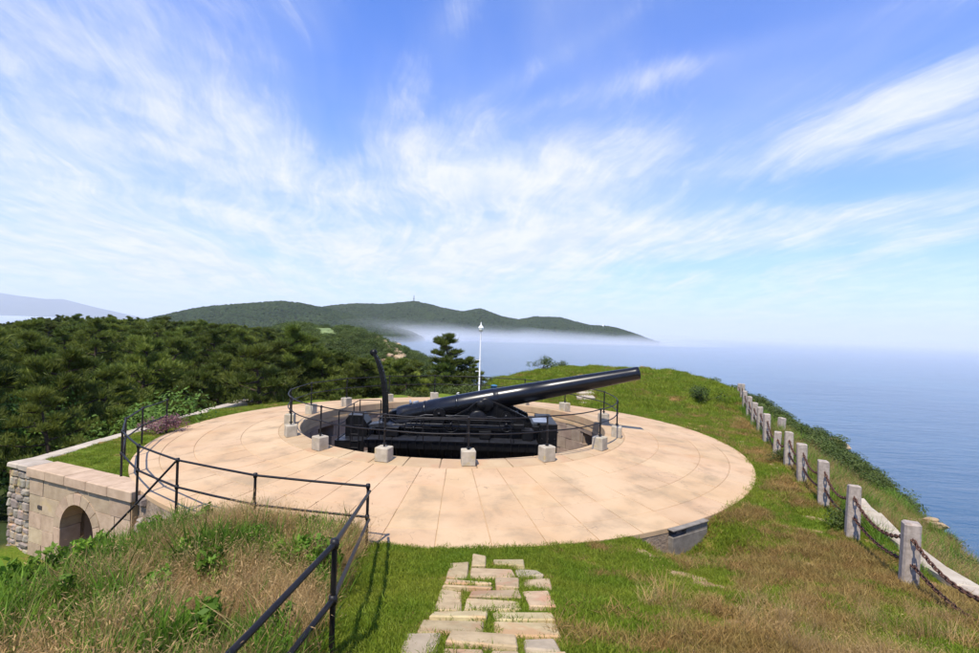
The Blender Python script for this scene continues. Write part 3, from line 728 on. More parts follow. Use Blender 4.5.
# side walkways with pale worn plates
for s_, yy in ((-1, YC-1.62), (1, YC+1.62)):
    wk = None
    mb = MB(); mb.box((-4.4, yy-0.44, 0.06), (1.9, yy+0.44, 0.10)); wk = gpart(mb, 'walkway', M_black)
    for i_ in range(7):
        mb = MB(); xx = -4.36+i_*0.90; mb.box((xx, yy-0.43, 0.103), (xx+0.86, yy+0.41, 0.125+0.004*(i_ % 3)), ch=0.006); gpart(mb, 'deck_plate', M_deck, wk)
    mb = MB(); mb.box((-4.42, yy-0.475*1 if s_ < 0 else yy+0.445, -0.16), (1.92, yy-0.445 if s_ < 0 else yy+0.475, 0.115)); kp = gpart(mb, 'kick_plate', M_black, wk)
    mb = MB(); yk = yy-0.475 if s_ < 0 else yy+0.475
    for i_ in range(22):
        xx = -4.3+i_*0.29; mb.box((xx-0.018, min(yk, yk+s_*0.045), -0.15), (xx+0.018, max(yk, yk+s_*0.045), 0.10))
    mb.box((-4.42, min(yk, yk+s_*0.06), 0.118), (1.92, max(yk, yk+s_*0.06), 0.15)); gpart(mb, 'rib', M_black, wk)
    mb = MB()
    for i_ in range(8):
        xx = -4.2+i_*0.86; y1 = YC + s_*1.15
        mb.tube([(xx, yy+s_*0.36, 0.05), (xx, y1, -0.68)], 0.035, 6)
    gpart(mb, 'bracket', M_black, wk)
# roller trucks and racer ring
for xx in (-3.7, -2.6, 1.3, 2.35):
    for s_ in (-1, 1):
        mb = MB(); mb.lathe([(0,-0.09),(0.32,-0.09),(0.38,-0.05),(0.38,0.05),(0.32,0.09),(0,0.09)], 24, Matrix.Translation((xx, YC+s_*1.05, -1.26)) @ Matrix.Rotation(math.pi/2, 4, 'X')); rl = gpart(mb, 'roller', M_black)
        mb = MB(); mb.box((xx-0.2, YC+s_*1.05-0.16, -1.3), (xx+0.2, YC+s_*1.05-0.11, -0.78)); mb.box((xx-0.2, YC+s_*1.05+0.11, -1.3), (xx+0.2, YC+s_*1.05+0.16, -0.78)); gpart(mb, 'fork', M_black, rl)
mb = MB(); mb.lathe([(3.9,-1.74),(3.9,-1.65),(4.3,-1.65),(4.3,-1.74)], 72, Matrix.Translation((PC[0], PC[1], 0))); gpart(mb, 'racer_ring', M_black)
mb = MB(); mb.lathe([(0,-0.75),(0.9,-0.75),(1.0,-0.9),(1.15,-1.74)], 32, Matrix.Translation((PC[0], PC[1], 0))); gpart(mb, 'pivot', M_black)
# handwheels, shafts and gear cases on the near side
def wheel(c, r, tilt=0.0):
    M_ = Matrix.Translation(c) @ Matrix.Rotation(math.pi/2+tilt, 4, 'X')
    mb = MB(); mb.tube([tuple(M_ @ Vector((r*math.cos(a), r*math.sin(a), 0))) for a in np.linspace(0, 2*math.pi, 28, endpoint=False)], 0.022, 6, closed=True)
    for k_ in range(6):
        a = k_*math.pi/3; mb.tube([tuple(M_ @ Vector((0,0,0))), tuple(M_ @ Vector((r*math.cos(a), r*math.sin(a), 0)))], 0.014, 6)
    mb.lathe([(0,-0.05),(0.06,-0.05),(0.06,0.05),(0,0.05)], 12, M_)
    w = gpart(mb, 'handwheel', M_black)
    mb = MB(); mb.tube([tuple(c), (c[0], YC-0.7, c[2])], 0.03, 8); gpart(mb, 'shaft', M_black, w)
wheel((-1.35, YC-1.32, 0.62), 0.30); wheel((0.75, YC-1.30, 0.66), 0.26); wheel((-2.75, YC-1.35, 0.45), 0.34)
mb = MB(); mb.lathe([(0,0),(0.34,0),(0.36,0.03),(0.36,0.12),(0.30,0.16),(0,0.16)], 24, Matrix.Translation((-0.35, YC-0.76, 0.75)) @ Matrix.Rotation(math.pi/2, 4, 'X')); gpart(mb, 'gear_case', M_black)
mb = MB(); mb.box((-2.15, YC-1.05, 0.43), (-1.65, YC-0.74, 0.78), ch=0.03); gpart(mb, 'gear_case', M_black)
mb = MB(); mb.box((0.95, YC-1.14, 0.43), (1.45, YC-0.76, 0.66), ch=0.03); gpart(mb, 'gear_case', M_black)
for xx in (-3.9, -2.3, -0.7, 0.9):
    mb = MB(); mb.tube([(xx, YC-2.02, 0.10), (xx, YC-2.02, 0.95)], 0.02, 6); gpart(mb, 'stanchion', M_iron)
mb = MB(); mb.tube([(-3.9, YC-2.02, 0.93), (0.9, YC-2.02, 0.93)], 0.016, 6); gpart(mb, 'walkway_rail', M_iron)
for (xx, ww, hh) in ((-3.55, 0.5, 0.34), (-0.05, 0.42, 0.28), (1.55, 0.4, 0.38)):
    mb = MB(); mb.box((xx-ww/2, YC-1.55, 0.135), (xx+ww/2, YC-1.18, 0.135+hh), ch=0.03); mb.box((xx-ww/2-0.02, YC-1.57, 0.135+hh-0.06), (xx+ww/2+0.02, YC-1.16, 0.135+hh+0.012), ch=0.01); gpart(mb, 'tool_box', M_black)
for (x0, x1, zz, yy, rr) in ((-4.1, 1.9, 0.50, YC-1.06, 0.028), (-3.2, 1.2, 0.58, YC-1.12, 0.018), (-2.6, 0.4, 0.86, YC-0.78, 0.022)):
    mb = MB(); mb.tube([(x0, yy, zz-0.05), (x0+0.2, yy, zz), (x1-0.2, yy, zz), (x1, yy, zz-0.05)], rr, 6); gpart(mb, 'pipe', M_deck)
def gear(c, r, nt_):
    mb = MB(); poly = []
    for k_ in range(nt_*2):
        a = math.pi*k_/nt_; q = r if k_ % 2 else r*0.90; poly.append((c[0]+q*math.cos(a), c[2]+q*math.sin(a)))
    mb.prism(poly, c[1]-0.04, c[1]+0.04); mb.lathe([(0,-0.09),(0.07,-0.09),(0.07,0.09),(0,0.09)], 12, Matrix.Translation(c) @ Matrix.Rotation(math.pi/2, 4, 'X')); gpart(mb, 'gear_wheel', M_black)
gear((-1.85, YC-0.84, 0.92), 0.24, 22); gear((-1.52, YC-0.84, 0.74), 0.13, 14); gear((0.75, YC-0.82, 0.90), 0.20, 20)
for xx in (-5.0, -4.7):
    mb = MB(); mb.tube([(xx, YC-1.83, -1.7), (xx, YC-1.83, 0.85)], 0.022, 6); gpart(mb, 'ladder_rail', M_iron, None)
mb = MB()
for k_ in range(9): mb.tube([(-5.0, YC-1.83, -1.5+k_*0.25), (-4.7, YC-1.83, -1.5+k_*0.25)], 0.014, 6)
gpart(mb, 'ladder_rung', M_iron)
# rear loading stage with its stanchions
mb = MB(); mb.box((-5.55, YC-1.75, -0.12), (-4.52, YC+1.5, -0.04)); stg = gpart(mb, 'loading_stage', M_black)
for i_ in range(4):
    mb = MB(); mb.box((-5.53, YC-1.73+i_*0.8, -0.037), (-4.54, YC-0.97+i_*0.8, -0.015), ch=0.006); gpart(mb, 'deck_plate', M_deck, stg)
mb = MB(); mb.box((-5.57, YC-1.80, -0.75), (-4.5, YC-1.755, 0.0)); mb.box((-5.60, YC-1.75, -0.75), (-5.555, YC+1.5, 0.0)); gpart(mb, 'skirt', M_black, stg)
mb = MB(); mb.prism([(-5.42,-0.01),(-5.42,0.62),(-5.30,0.78),(-4.78,0.78),(-4.60,0.50),(-4.60,-0.01)], YC-1.0, YC-0.2); alk = gpart(mb, 'ammunition_locker', M_black)
mb = MB(); mb.box((-5.34, YC-0.97, 0.785), (-4.78, YC-0.23, 0.81), ch=0.008); gpart(mb, 'locker_lid', M_deck, alk)
mb = MB(); mb.prism([(-4.45,0.43),(-4.45,0.52),(-3.95,0.60),(-3.55,0.50),(-3.5,0.43)], YC-1.35, YC-0.72); gpart(mb, 'breech_tray', M_deck)
for (xx, yy) in ((-5.48,YC-1.68),(-4.98,YC-1.68),(-4.58,YC-1.68),(-5.48,YC+0.4),(-5.48,YC+1.4),(-4.58,YC+1.4)):
    mb = MB(); mb.tube([(xx,yy,-0.05),(xx,yy,1.05)], 0.024, 6); gpart(mb, 'stanchion', M_iron, stg)
for zz in (0.55, 1.05):
    mb = MB(); mb.tube([(-4.58,YC-1.68,zz),(-5.48,YC-1.68,zz),(-5.48,YC+1.4,zz),(-4.58,YC+1.4,zz)], 0.018, 6); gpart(mb, 'stage_rail', M_iron, stg)
# ammunition crane: two curved cheeks joined by bolts
cr = [(-3.88,0.05),(-3.90,0.6),(-3.93,1.2),(-3.96,1.7),(-4.02,2.1),(-4.12,2.5),(-4.27,2.9),(-4.44,3.22)]
crw = [0.11,0.105,0.10,0.095,0.09,0.085,0.07,0.05]
crane = None
def off(i_, s_):
    p = Vector((cr[i_][0], 0, cr[i_][1])); q = Vector((cr[min(i_+1, 7)][0], 0, cr[min(i_+1, 7)][1])); r = Vector((cr[max(i_-1, 0)][0], 0, cr[max(i_-1, 0)][1]))
    d_ = (q-r).normalized(); n_ = Vector((d_.z, 0, -d_.x)); w = p + n_*crw[i_]*s_; return (w.x, w.z)
poly = [off(i_, 1) for i_ in range(8)] + [off(i_, -1) for i_ in range(7, -1, -1)]
for yy in (YC-0.98, YC-0.80):
    for i_ in range(7):
        q = [off(i_, 1), off(i_+1, 1), off(i_+1, -1), off(i_, -1)]
        if i_ == 0: mb = MB()
        mb.prism(q, yy-0.02, yy+0.02)
    pl = gpart(mb, 'crane_plate', M_black)
    if crane is None: crane = pl
mb = MB()
for i_ in range(8):
    for s_ in (-0.6, 0.6):
        w = Vector((cr[i_][0], 0, cr[i_][1])); mb.tube([(w.x+crw[i_]*s_, YC-1.02, w.z+0.02), (w.x+crw[i_]*s_, YC-0.76, w.z+0.02)], 0.03, 6)
        if i_ < 7: w2 = (w + Vector((cr[i_+1][0], 0, cr[i_+1][1])))/2; mb.tube([(w2.x+crw[i_]*s_, YC-1.02, w2.z), (w2.x+crw[i_]*s_, YC-0.76, w2.z)], 0.024, 6)
o = gpart(mb, 'crane_bolt', M_black, crane); tag(o, kind='stuff')
mb = MB(); mb.lathe([(0,-0.07),(0.13,-0.07),(0.10,0),(0.13,0.07),(0,0.07)], 16, Matrix.Translation((-4.45, YC-0.89, 3.22)) @ Matrix.Rotation(math.pi/2, 4, 'X')); gpart(mb, 'sheave', M_black, crane)
mb = MB(); mb.box((-4.15, YC-1.12, -0.10), (-3.62, YC-0.66, 0.20), ch=0.02); gpart(mb, 'crane_foot', M_black, crane)
mb = MB(); mb.tube([(-3.75, YC-0.89, 0.7), (-3.35, YC-0.89, 0.45)], 0.035, 6); mb.tube([(-4.05, YC-1.1, 0.75), (-4.05, YC-0.7, 0.75)], 0.05, 8); gpart(mb, 'crane_winch', M_black, crane)

# ------------------------------------------------------------------ railing along the platform edge
def railing(name, tops, height, label, rails=(1.0, 0.52), rr=0.024, pr_=0.028, posts=None):
    """tops: list of post-top points in the world"""
    b0 = Vector((tops[0][0], tops[0][1], tops[0][2]-height)); root = empty(name, b0); tag(root, label, 'railing')
    for i_, p in enumerate(tops):
        if posts is not None and i_ not in posts: continue
        p = Vector(p); hh = height
        mb = MB(); q = p - b0
        mb.tube([(q.x, q.y, q.z-hh-0.15), (q.x, q.y, q.z)], pr_, 8)
        for f_ in rails:
            zz = q.z-hh*(1-f_); mb.lathe([(0.0,-0.05),(pr_+0.010,-0.045),(pr_+0.018,0),(pr_+0.010,0.045),(0.0,0.05)], 10, Matrix.Translation((q.x, q.y, zz)))
        mb.build('post', M_iron, root)
    for i_ in range(len(tops)-1):
        for f_ in rails:
            mb = MB(); a = Vector(tops[i_])-b0; c_ = Vector(tops[i_+1])-b0; dz_ = Vector((0, 0, -height*(1-f_)))
            mid = (a+c_)/2 + dz_ + Vector((random.uniform(-.01,.01), random.uniform(-.01,.01), -0.008))
            mb.tube([a+dz_, mid, c_+dz_], rr, 8); mb.build('rail', M_iron, root)
    return root
ra = [265.0, 252.4, 240.3, 229.8, 219.0, 208.0, 197.0, 186.5]
tops = [(PC[0]+10.98*math.cos(R_(a)), PC[1]+10.98*math.sin(R_(a)), 1.20) for a in ra]
railing('platform_railing', tops, 1.22, 'black two-rail pipe railing curving along the left rim of the platform')
A_ = tops[0]
railing('path_handrail', [(A_[0]+0.05, A_[1]-0.06, 1.14), (-1.42, 4.9, 2.17), (-1.84, 2.45, 1.98), (-2.3, 0.3, 2.2)], 1.06, 'black pipe handrail climbing beside the stone path towards the viewer', rails=(0.985, 0.48), rr=0.027, posts=(1, 2, 3))
railing('stair_handrail', [(tops[2][0]-0.03, tops[2][1]-0.03, 1.17), (-8.40, 11.0, -0.74), (-9.5, 11.1, -1.30)], 1.1, 'black pipe handrail slanting down from the platform towards the arch', rails=(1.0,), posts=(2,))

# ------------------------------------------------------------------ stone portal
po = empty('stone_portal', (PW[0], PW[1], -2.5)); P0 = Vector((PW[0], PW[1], -2.5))
tag(po, 'pink stone portal wall with an arched tunnel mouth below the lawn', 'portal')
MP = Matrix(((PU[0], -PN[0], 0, 0), (PU[1], -PN[1], 0, 0), (0, 0, 1, 2.5), (0, 0, 0, 1)))   # local x along wall, y inward, z = world height
AC, AR, AZ, VW = 2.20, 0.74, -1.45, 0.30
def pbuild(mb, name, m, parent=po):
    mb.v = [tuple(MP @ Vector(p)) for p in mb.v]; return mb.build(name, m, parent)
def halfw(z, r):
    return r if z <= AZ else math.sqrt(max(0.0, r*r-(z-AZ)**2))
crs = [(-2.52,-2.09),(-2.09,-1.66),(-1.66,-1.23),(-1.23,-0.74),(-0.74,-0.27)]
J = 0.007
for ci, (z0, z1) in enumerate(crs):
    re = AR+VW
    for side_ in (-1, 1):
        end = 4.45 if side_ > 0 else 0.02
        zs = [z0+J + (z1-z0-2*J)*k_/5 for k_ in range(6)]
        inner = [AC + side_*(max(halfw(z, re), 0.0)+J) for z in zs]
        far0 = AC + side_*max(halfw(z0, re), 0.0)
        length = abs(end-far0)
        cuts = 1 if length < 1.0 else (2 if ci % 2 == 0 else (2 if length < 1.6 else 3))
        jit_ = random.uniform(-0.12, 0.12)
        edges = [far0 + (end-far0)*k_/cuts + (jit_ if 0 < k_ < cuts else 0) for k_ in range(cuts+1)]
        for k_ in range(cuts):
            s0, s1 = edges[k_], edges[k_+1]; d_ = random.uniform(-0.006, 0.010)
            if k_ == 0: poly = [(x, z) for x, z in zip(inner, zs)] + [(s1-side_*J, z1-J), (s1-side_*J, z0+J)]
            else: poly = [(s0+side_*J, z0+J), (s0+side_*J, z1-J), (s1-side_*J, z1-J), (s1-side_*J, z0+J)]
            mb = MB(); mb.prism(poly, d_, 0.22); pbuild(mb, 'ashlar_block', M_ashlar)
nv = 9
for k_ in range(nv):
    a0, a1 = math.pi*k_/nv+0.008, math.pi*(k_+1)/nv-0.008
    poly = [(AC+AR*math.cos(a), AZ+AR*math.sin(a)) for a in (a0, (a0+a1)/2, a1)] + [(AC+(AR+VW-J)*math.cos(a), AZ+(AR+VW-J)*math.sin(a)) for a in (a1, (a0+a1)/2, a0)]
    mb = MB(); mb.prism(poly, -0.012, 0.5); pbuild(mb, 'voussoir', M_ashlar)
for side_ in (-1, 1):
    for (z0, z1) in ((-2.52,-2.0),(-2.0,AZ)):
        x0, x1 = sorted((AC+side_*AR, AC+side_*(AR+VW-J))); mb = MB(); mb.box((x0, -0.010, z0+J), (x1, 0.5, z1-J), ch=0.01); pbuild(mb, 'jamb_stone', M_ashlar)
mb = MB(); mb.box((3.80, -0.022, -1.10), (4.00, 0.02, -1.00), ch=0.006); pbuild(mb, 'wall_mark', M_dark)  # small dark rectangular mark on the ashlar face
# core and tunnel
mb = MB(); mb.box((0.0, 0.03, -2.6), (AC-AR-0.02, 0.60, -0.28)); mb.box((AC+AR+0.02, 0.03, -2.6), (5.55, 0.60, -0.28))
arc = [(AC+(AR+0.02)*math.cos(a), AZ+(AR+0.02)*math.sin(a)) for a in np.linspace(math.pi, 0, 13)]
for (p, q) in zip(arc[:-1], arc[1:]): mb.prism([p, (p[0], -0.28), (q[0], -0.28), q], 0.03, 0.60)
pbuild(mb, 'wall_core', M_joint)
tn = MB(); tp = [(AC-AR-0.02, -2.6)] + arc + [(AC+AR+0.02, -2.6)]
tn.add([(x, 0.45, z) for x, z in tp] + [(x, 4.0, z) for x, z in tp], [(i_, i_+1, len(tp)+i_+1, len(tp)+i_) for i_ in range(len(tp)-1)] + [tuple(range(2*len(tp)-1, len(tp)-1, -1))])
pbuild(tn, 'tunnel_lining', M_pitwall)
mb = MB(); mb.add([(AC-AR-0.05, 0.0, -2.47), (AC+AR+0.05, 0.0, -2.47), (AC+AR+0.05, 4.0, -2.47), (AC-AR-0.05, 4.0, -2.47)], [(0,1,2,3)]); pbuild(mb, 'tunnel_floor', M_pitfloor)
mb = MB(); mb.box((0.9, 0.55, -0.30), (3.5, 4.5, -0.055)); mb.v = [tuple(MP @ Vector(p)+P0) for p in mb.v]; tag(mb.build('lawn', M_ground), 'turf over the tunnel behind the portal', kind='structure')
# coping slabs
xs = [-0.10, 0.86, 1.75, 2.70, 3.58, 4.50]
for x0, x1 in zip(xs[:-1], xs[1:]):
    mb = MB(); mb.box((x0+0.006, -0.075, -0.262), (x1-0.006, 0.68, random.uniform(-0.004, 0.006)), ch=0.018, jit=0.004); pbuild(mb, 'coping_slab', M_cap)
# rubble pier at the far end, stone by stone
zz = -2.55
while zz < -0.30:
    hh = random.uniform(0.17, 0.30); x = 4.47
    while x < 5.50:
        ww = min(random.uniform(0.20, 0.42), 5.56-x)
        if ww > 0.10:
            mb = MB(); mb.box((x+0.008, random.uniform(-0.035, 0.01), zz+0.008), (x+ww-0.008, 0.25, min(zz+hh, -0.16)-0.008), ch=0.035, jit=0.018); pbuild(mb, 'rubble_stone', M_rubble)
        x += ww
    zz += hh
for x0, x1 in ((4.50, 5.02), (5.02, 5.60)):
    mb = MB(); mb.box((x0+0.006, -0.05, -0.155), (x1-0.006, 0.62, random.uniform(-0.01, 0.02)), ch=0.03, jit=0.012); pbuild(mb, 'coping_slab', M_parapet)
# rough stones stepping down beside the right end
for k_ in range(16):
    a = R_(random.uniform(226, 243)); zz = random.uniform(-1.4, -0.14); rr = R_OUT+0.05
    w_ = random.uniform(0.10, 0.2); M_ = Matrix.Translation((PC[0]+rr*math.cos(a), PC[1]+rr*math.sin(a), zz)) @ Matrix.Rotation(a, 4, 'Z') @ Matrix.Rotation(random.uniform(-0.2, 0.2), 4, 'X')
    mb = MB(); mb.box((-0.1, -w_, -w_*0.6), (random.uniform(0.03, 0.09), w_, w_*0.6), M_, ch=0.03, jit=0.03); mb.v = [(p[0]-PC[0], p[1]-PC[1], p[2]) for p in mb.v]; mb.build('rubble_stone', M_rubble, plat)

# parapet along the left of the lawn
pw = empty('parapet_wall', (-13.5, 15.3, -2.6)); tag(pw, 'low pale stone parapet edging the lawn against the pine wood', 'wall')
mb = MB(); mb.box((-0.16, -0.25, -2.6), (0.22, 13.0, 2.40)); mb.build('wall_body', M_rubble, pw)
y = -0.28
while y < 12.6:
    l_ = random.uniform(0.9, 1.4); mb = MB(); mb.box((-0.22, y+0.006, 2.39), (0.28, y+l_-0.006, 2.56+random.uniform(-0.012, 0.012)), ch=0.025, jit=0.008); mb.build('cap_stone', M_parapet, pw); y += l_

# ------------------------------------------------------------------ stone path
path = empty('stone_path', (0, 9.3, gz(0, 9.3))); tag(path, 'flagstone path climbing from the platform towards the viewer', kind='structure')
F = [(-.58,8.08,-.24,9.00,0),(-.20,8.82,.05,9.48,0),(.21,8.95,.76,9.36,0),(-.20,8.10,.53,8.76,0),(.58,8.22,.98,9.02,2),(-.58,7.70,.14,7.98,0),(-.58,7.40,.15,7.66,0),(.22,7.42,.57,8.06,0),(.64,7.47,1.06,8.16,0),
     (-.60,6.40,-.26,7.36,0),(-.17,6.98,.54,7.40,0),(-.21,6.43,.50,6.92,1),(.60,6.46,.98,7.36,0),(-.61,5.93,.08,6.36,0),(.15,5.99,.90,6.40,0),(-.68,5.47,.05,5.90,0),(.16,5.47,.88,5.95,0),(-.76,4.90,-.40,5.42,2),(-.33,5.02,.39,5.44,0),(.45,4.98,.80,5.42,2),
     (-.74,4.50,-.42,4.85,0),(-.33,4.66,.02,4.97,0),(.10,4.70,.40,4.97,1),(.46,4.50,.84,4.92,0),(-.70,3.9,.05,4.42,0),(.12,3.95,.85,4.42,0),(-.7,3.3,-.1,3.82,2),(-.02,3.3,.8,3.85,0),(-.7,2.7,.2,3.2,0),(.28,2.7,.85,3.2,0)]
for (x0, y0, x1, y1, tn_) in F:
    cx_, cy_ = (x0+x1)/2, (y0+y1)/2; z0 = gz(cx_, cy_); sl = math.atan2(gz(cx_, cy_+0.2)-gz(cx_, cy_-0.2), 0.4)
    mb = MB(); M_ = Matrix.Translation((cx_, cy_-9.3, z0-gz(0, 9.3))) @ Matrix.Rotation(sl+random.uniform(-0.015, 0.015), 4, 'X') @ Matrix.Rotation(random.uniform(-0.02, 0.02), 4, 'Y')
    mb.box((-(x1-x0)/2, -(y1-y0)/2+0.022, -0.10), ((x1-x0)/2, (y1-y0)/2-0.022, 0.040+random.uniform(0, 0.012)), M_, ch=0.016, jit=0.022)
    mb.build('flagstone', (M_flag, M_flag, M_flaggrey)[tn_], path)

# ------------------------------------------------------------------ culvert outlet under the platform rim
cu = empty('concrete_culvert', (0, 0, 0)); a_ = R_(-57); cu.location = (PC[0]+R_OUT*math.cos(a_), PC[1]+R_OUT*math.sin(a_), -0.75); cu.rotation_euler.z = a_+math.pi/2
tag(cu, 'weathered concrete culvert end jutting from the platform rim with a dark slot', 'culvert')
mb = MB(); mb.box((-0.62, -0.10, -0.3), (0.62, 0.45, 0.56), ch=0.015, jit=0.006); mb.build('headwall', M_conc, cu)
mb = MB(); mb.box((-0.66, -0.125, 0.70), (0.64, 0.30, 0.738), ch=0.012, jit=0.004); mb.build('lintel', M_conc, cu)
mb = MB(); mb.box((-0.16, -0.09, 0.56), (0.62, 0.40, 0.70)); mb.build('slot_cheek', M_conc, cu)
mb = MB(); mb.box((-0.61, 0.02, 0.561), (-0.165, 0.40, 0.699)); mb.build('slot_shade', M_dark, cu)  # solid block closing the slot, shade inside painted as near-black colour

# ------------------------------------------------------------------ granite posts and chains along the cliff
PP = [(6.45,6.1),(7.24,8.68),(8.01,11.11),(8.77,13.24),(9.53,15.38),(10.14,17.12),(10.75,18.9),(11.65,21.23),(12.34,23.05),(13.1,25.08),(14.03,27.4),(15.19,30.14),(16.6,33.3),(18.3,37.2),(19.6,41.2),(18.4,44.0),(16.4,44.6),(13.6,45.2)]
ordn = ['', 'first', 'second', 'third', 'fourth', 'fifth', 'sixth', 'seventh', 'eighth', 'ninth', 'tenth', 'eleventh', 'twelfth', 'thirteenth', 'fourteenth', 'fifteenth', 'sixteenth', 'seventeenth', 'eighteenth', 'nineteenth', 'twentieth', 'twenty-first', 'twenty-second', 'twenty-third', 'twenty-fourth', 'twenty-fifth', 'twenty-sixth']
ptop = []
for i_, (x, y) in enumerate(PP):
    z = gz(x, y); top = 1.20 if i_ < 12 else z+1.02
    top = min(top, z+1.16)
    if i_ == 6: top = z+0.9
    h_ = max(0.75, top-z); d_ = Vector((0.34, 0.94)); 
    w_ = 0.12
    mb = MB(); mb.box((-w_, -w_, -0.35), (w_, w_, h_), ch=random.uniform(0.018, 0.034), jit=0.016)
    o = mb.build('granite_post', M_granite); o.location = (x, y, z); o.rotation_euler = (random.uniform(-0.045, 0.045), random.uniform(-0.045, 0.045), -0.34+random.uniform(-0.14, 0.14))
    ptop.append(Vector((x, y, z+h_)))
    if i_ == 0: lab = 'granite chain post at the lower right, nearest of the cliff-edge row'
    elif i_ == len(PP)-1: lab = 'farthest granite chain post, last of the row on the far crest'
    else: lab = 'square granite chain post on the cliff edge, %s after the nearest one' % ordn[i_]
    tag(o, lab, 'post', 'granite posts along the cliff edge')
o = MB().box((-0.13,-0.13,-0.4), (0.13,0.13,0.75), ch=0.022, jit=0.01).build('granite_post', M_granite); x, y = 13.9, 24.1; o.location = (x, y, gz(x, y)); o.rotation_euler = (0.03, 0.04, 0.2)
tag(o, 'lone granite post standing off the chain row on the seaward side', 'post', 'granite posts along the cliff edge')
def chain(a, b, sag, label, fine=True):
    a = Vector(a); b = Vector(b); L = (b-a).length
    n = max(8, int(L/0.088)); mb = MB(); o0 = a.copy()
    pos = lambda t_: a.lerp(b, t_) + Vector((0, 0, -sag*4*t_*(1-t_))) - o0
    for q in range(n):
        t0, t1 = q/n, (q+1)/n; p, r = pos(t0), pos(t1); d_ = (r-p); l_ = d_.length*0.74; c_ = (p+r)/2; d_.normalize()
        s_ = d_.cross(Vector((0,0,1))).normalized(); u_ = s_.cross(d_)
        if q % 2: s_, u_ = u_, -s_
        nn = 8 if fine else 6
        pts = [c_ + d_*l_*math.cos(2*math.pi*k_/nn) + s_*0.030*math.sin(2*math.pi*k_/nn) for k_ in range(nn)]
        mb.tube(pts, 0.0125, 5 if fine else 4, closed=True)
    o = mb.build('chain', M_chain); o.location = o0
    tag(o, label, 'chain', 'rusty chains between the granite posts')
for i_ in range(len(PP)-1):
    p, q = ptop[i_], ptop[i_+1]
    for (dz_, nm) in ((-0.22, 'upper'), (-0.66, 'lower')):
        if i_ > 12 and nm == 'lower': continue
        lab = '%s rusty chain hanging from the %s' % (nm, 'nearest granite post' if i_ == 0 else '%s granite post after the nearest' % ordn[i_])
        chain(p+Vector((0,0,dz_)), q+Vector((0,0,dz_)), 0.30 if nm == 'upper' else 0.16, lab, i_ < 6)

# pale stone strip just outside the posts
ks = empty('kerb_wall', (8.2, 8.4, gz(8.2, 8.4))); tag(ks, 'pale stone kerb strip running outside the near granite posts', 'kerb'); K0 = ks.location.copy()
line = [(7.3,4.0),(7.75,6.4),(8.25,8.6),(8.85,10.6),(9.55,12.6),(10.2,14.0)]
for (p, q) in zip(line[:-1], line[1:]):
    for k_ in range(2):
        a = Vector(p).lerp(Vector(q), k_/2); b2 = Vector(p).lerp(Vector(q), (k_+1)/2); d_ = (b2-a); l_ = d_.length; an = math.atan2(d_.y, d_.x); z = (gz(*a)+gz(*b2))/2
        sl = math.atan2(gz(*b2)-gz(*a), l_)
        M_ = Matrix.Translation((a.x-K0.x, a.y-K0.y, gz(*a)-K0.z)) @ Matrix.Rotation(an, 4, 'Z') @ Matrix.Rotation(-sl, 4, 'Y')
        mb = MB(); mb.box((0.01, -0.19, -0.3), (l_-0.01, 0.19, 0.20+random.uniform(-0.02, 0.03)), M_, ch=0.03, jit=0.02); mb.build('kerb_stone', M_parapet, ks)

# ------------------------------------------------------------------ lamp post and small things behind the platform
lx, ly = -0.57, 34.0; lz = gz(lx, ly)
lp = empty('lamp_post', (lx, ly, lz)); tag(lp, 'tall slender white lamp post with a pointed lantern behind the gun', 'lamp post'); hl = 4.10-lz
mb = MB(); mb.lathe([(0.08,-0.2),(0.08,0.5),(0.05,0.55),(0.036,hl)], 12); mb.build('pole', M_white, lp)
mb = MB(); mb.lathe([(0.05,hl),(0.13,hl+0.02),(0.17,hl+0.24),(0.14,hl+0.26)], 10); lan = mb.build('lantern', M_lantern, lp)
mb = MB(); mb.lathe([(0.19,hl+0.24),(0.12,hl+0.36),(0.05,hl+0.42),(0.02,hl+0.60),(0,hl+0.66)], 10); mb.build('lantern_cap', M_white, lan)
for zz in (hl-1.9, hl-2.65):
    mb = MB(); mb.tube([(-0.28,0,zz),(0.05,0,zz)], 0.02, 6); mb.build('crossbar', M_white, lp)
def stele(x, y, h, w, lab):
    o = MB().box((-w,-w*0.8,-0.3),(w,w*0.8,h*0.8), ch=0.03, jit=0.01).box((-w*0.7,-w*0.55,h*0.79),(w*0.7,w*0.55,h), ch=0.03).build('marker_stone', M_white if h > 1 else M_parapet); o.location = (x, y, gz(x, y)); tag(o, lab, 'marker')
stele(-2.0, 35.0, 1.15, 0.17, 'white stone marker behind the platform left of the lamp post')
stele(-1.35, 35.2, 0.9, 0.30, 'squat pale stone block beside the white marker')
bx_, by_ = 0.44, 35.6
bn_ = empty('litter_bin', (bx_, by_, gz(bx_, by_))); tag(bn_, 'small blue bin right of the lamp post behind the gun', 'bin')
MB().lathe([(0.0,0.0),(0.18,0.0),(0.21,0.55),(0.23,0.57),(0.0,0.57)], 14).build('body', M_blue, bn_); MB().lathe([(0.235,0.572),(0.21,0.63),(0.0,0.68)], 14).build('lid', M_blue, bn_)
# pale steps leaving the platform on the far right
sp_ = empty('stone_steps', (6.1, 31.0, gz(6.1, 31.0))); tag(sp_, 'short flight of pale stone slabs leaving the far rim of the platform', 'steps')
for k_ in range(6):
    y = 30.6+k_*0.62; x = 5.9+0.1*k_; z = gz(x, y)-sp_.location.z; mb = MB(); mb.box((x-6.1-0.55, y-31.0-0.27, z-0.1), (x-6.1+0.55, y-31.0+0.27, z+0.10), ch=0.03, jit=0.03); mb.build('step', M_parapet, sp_)

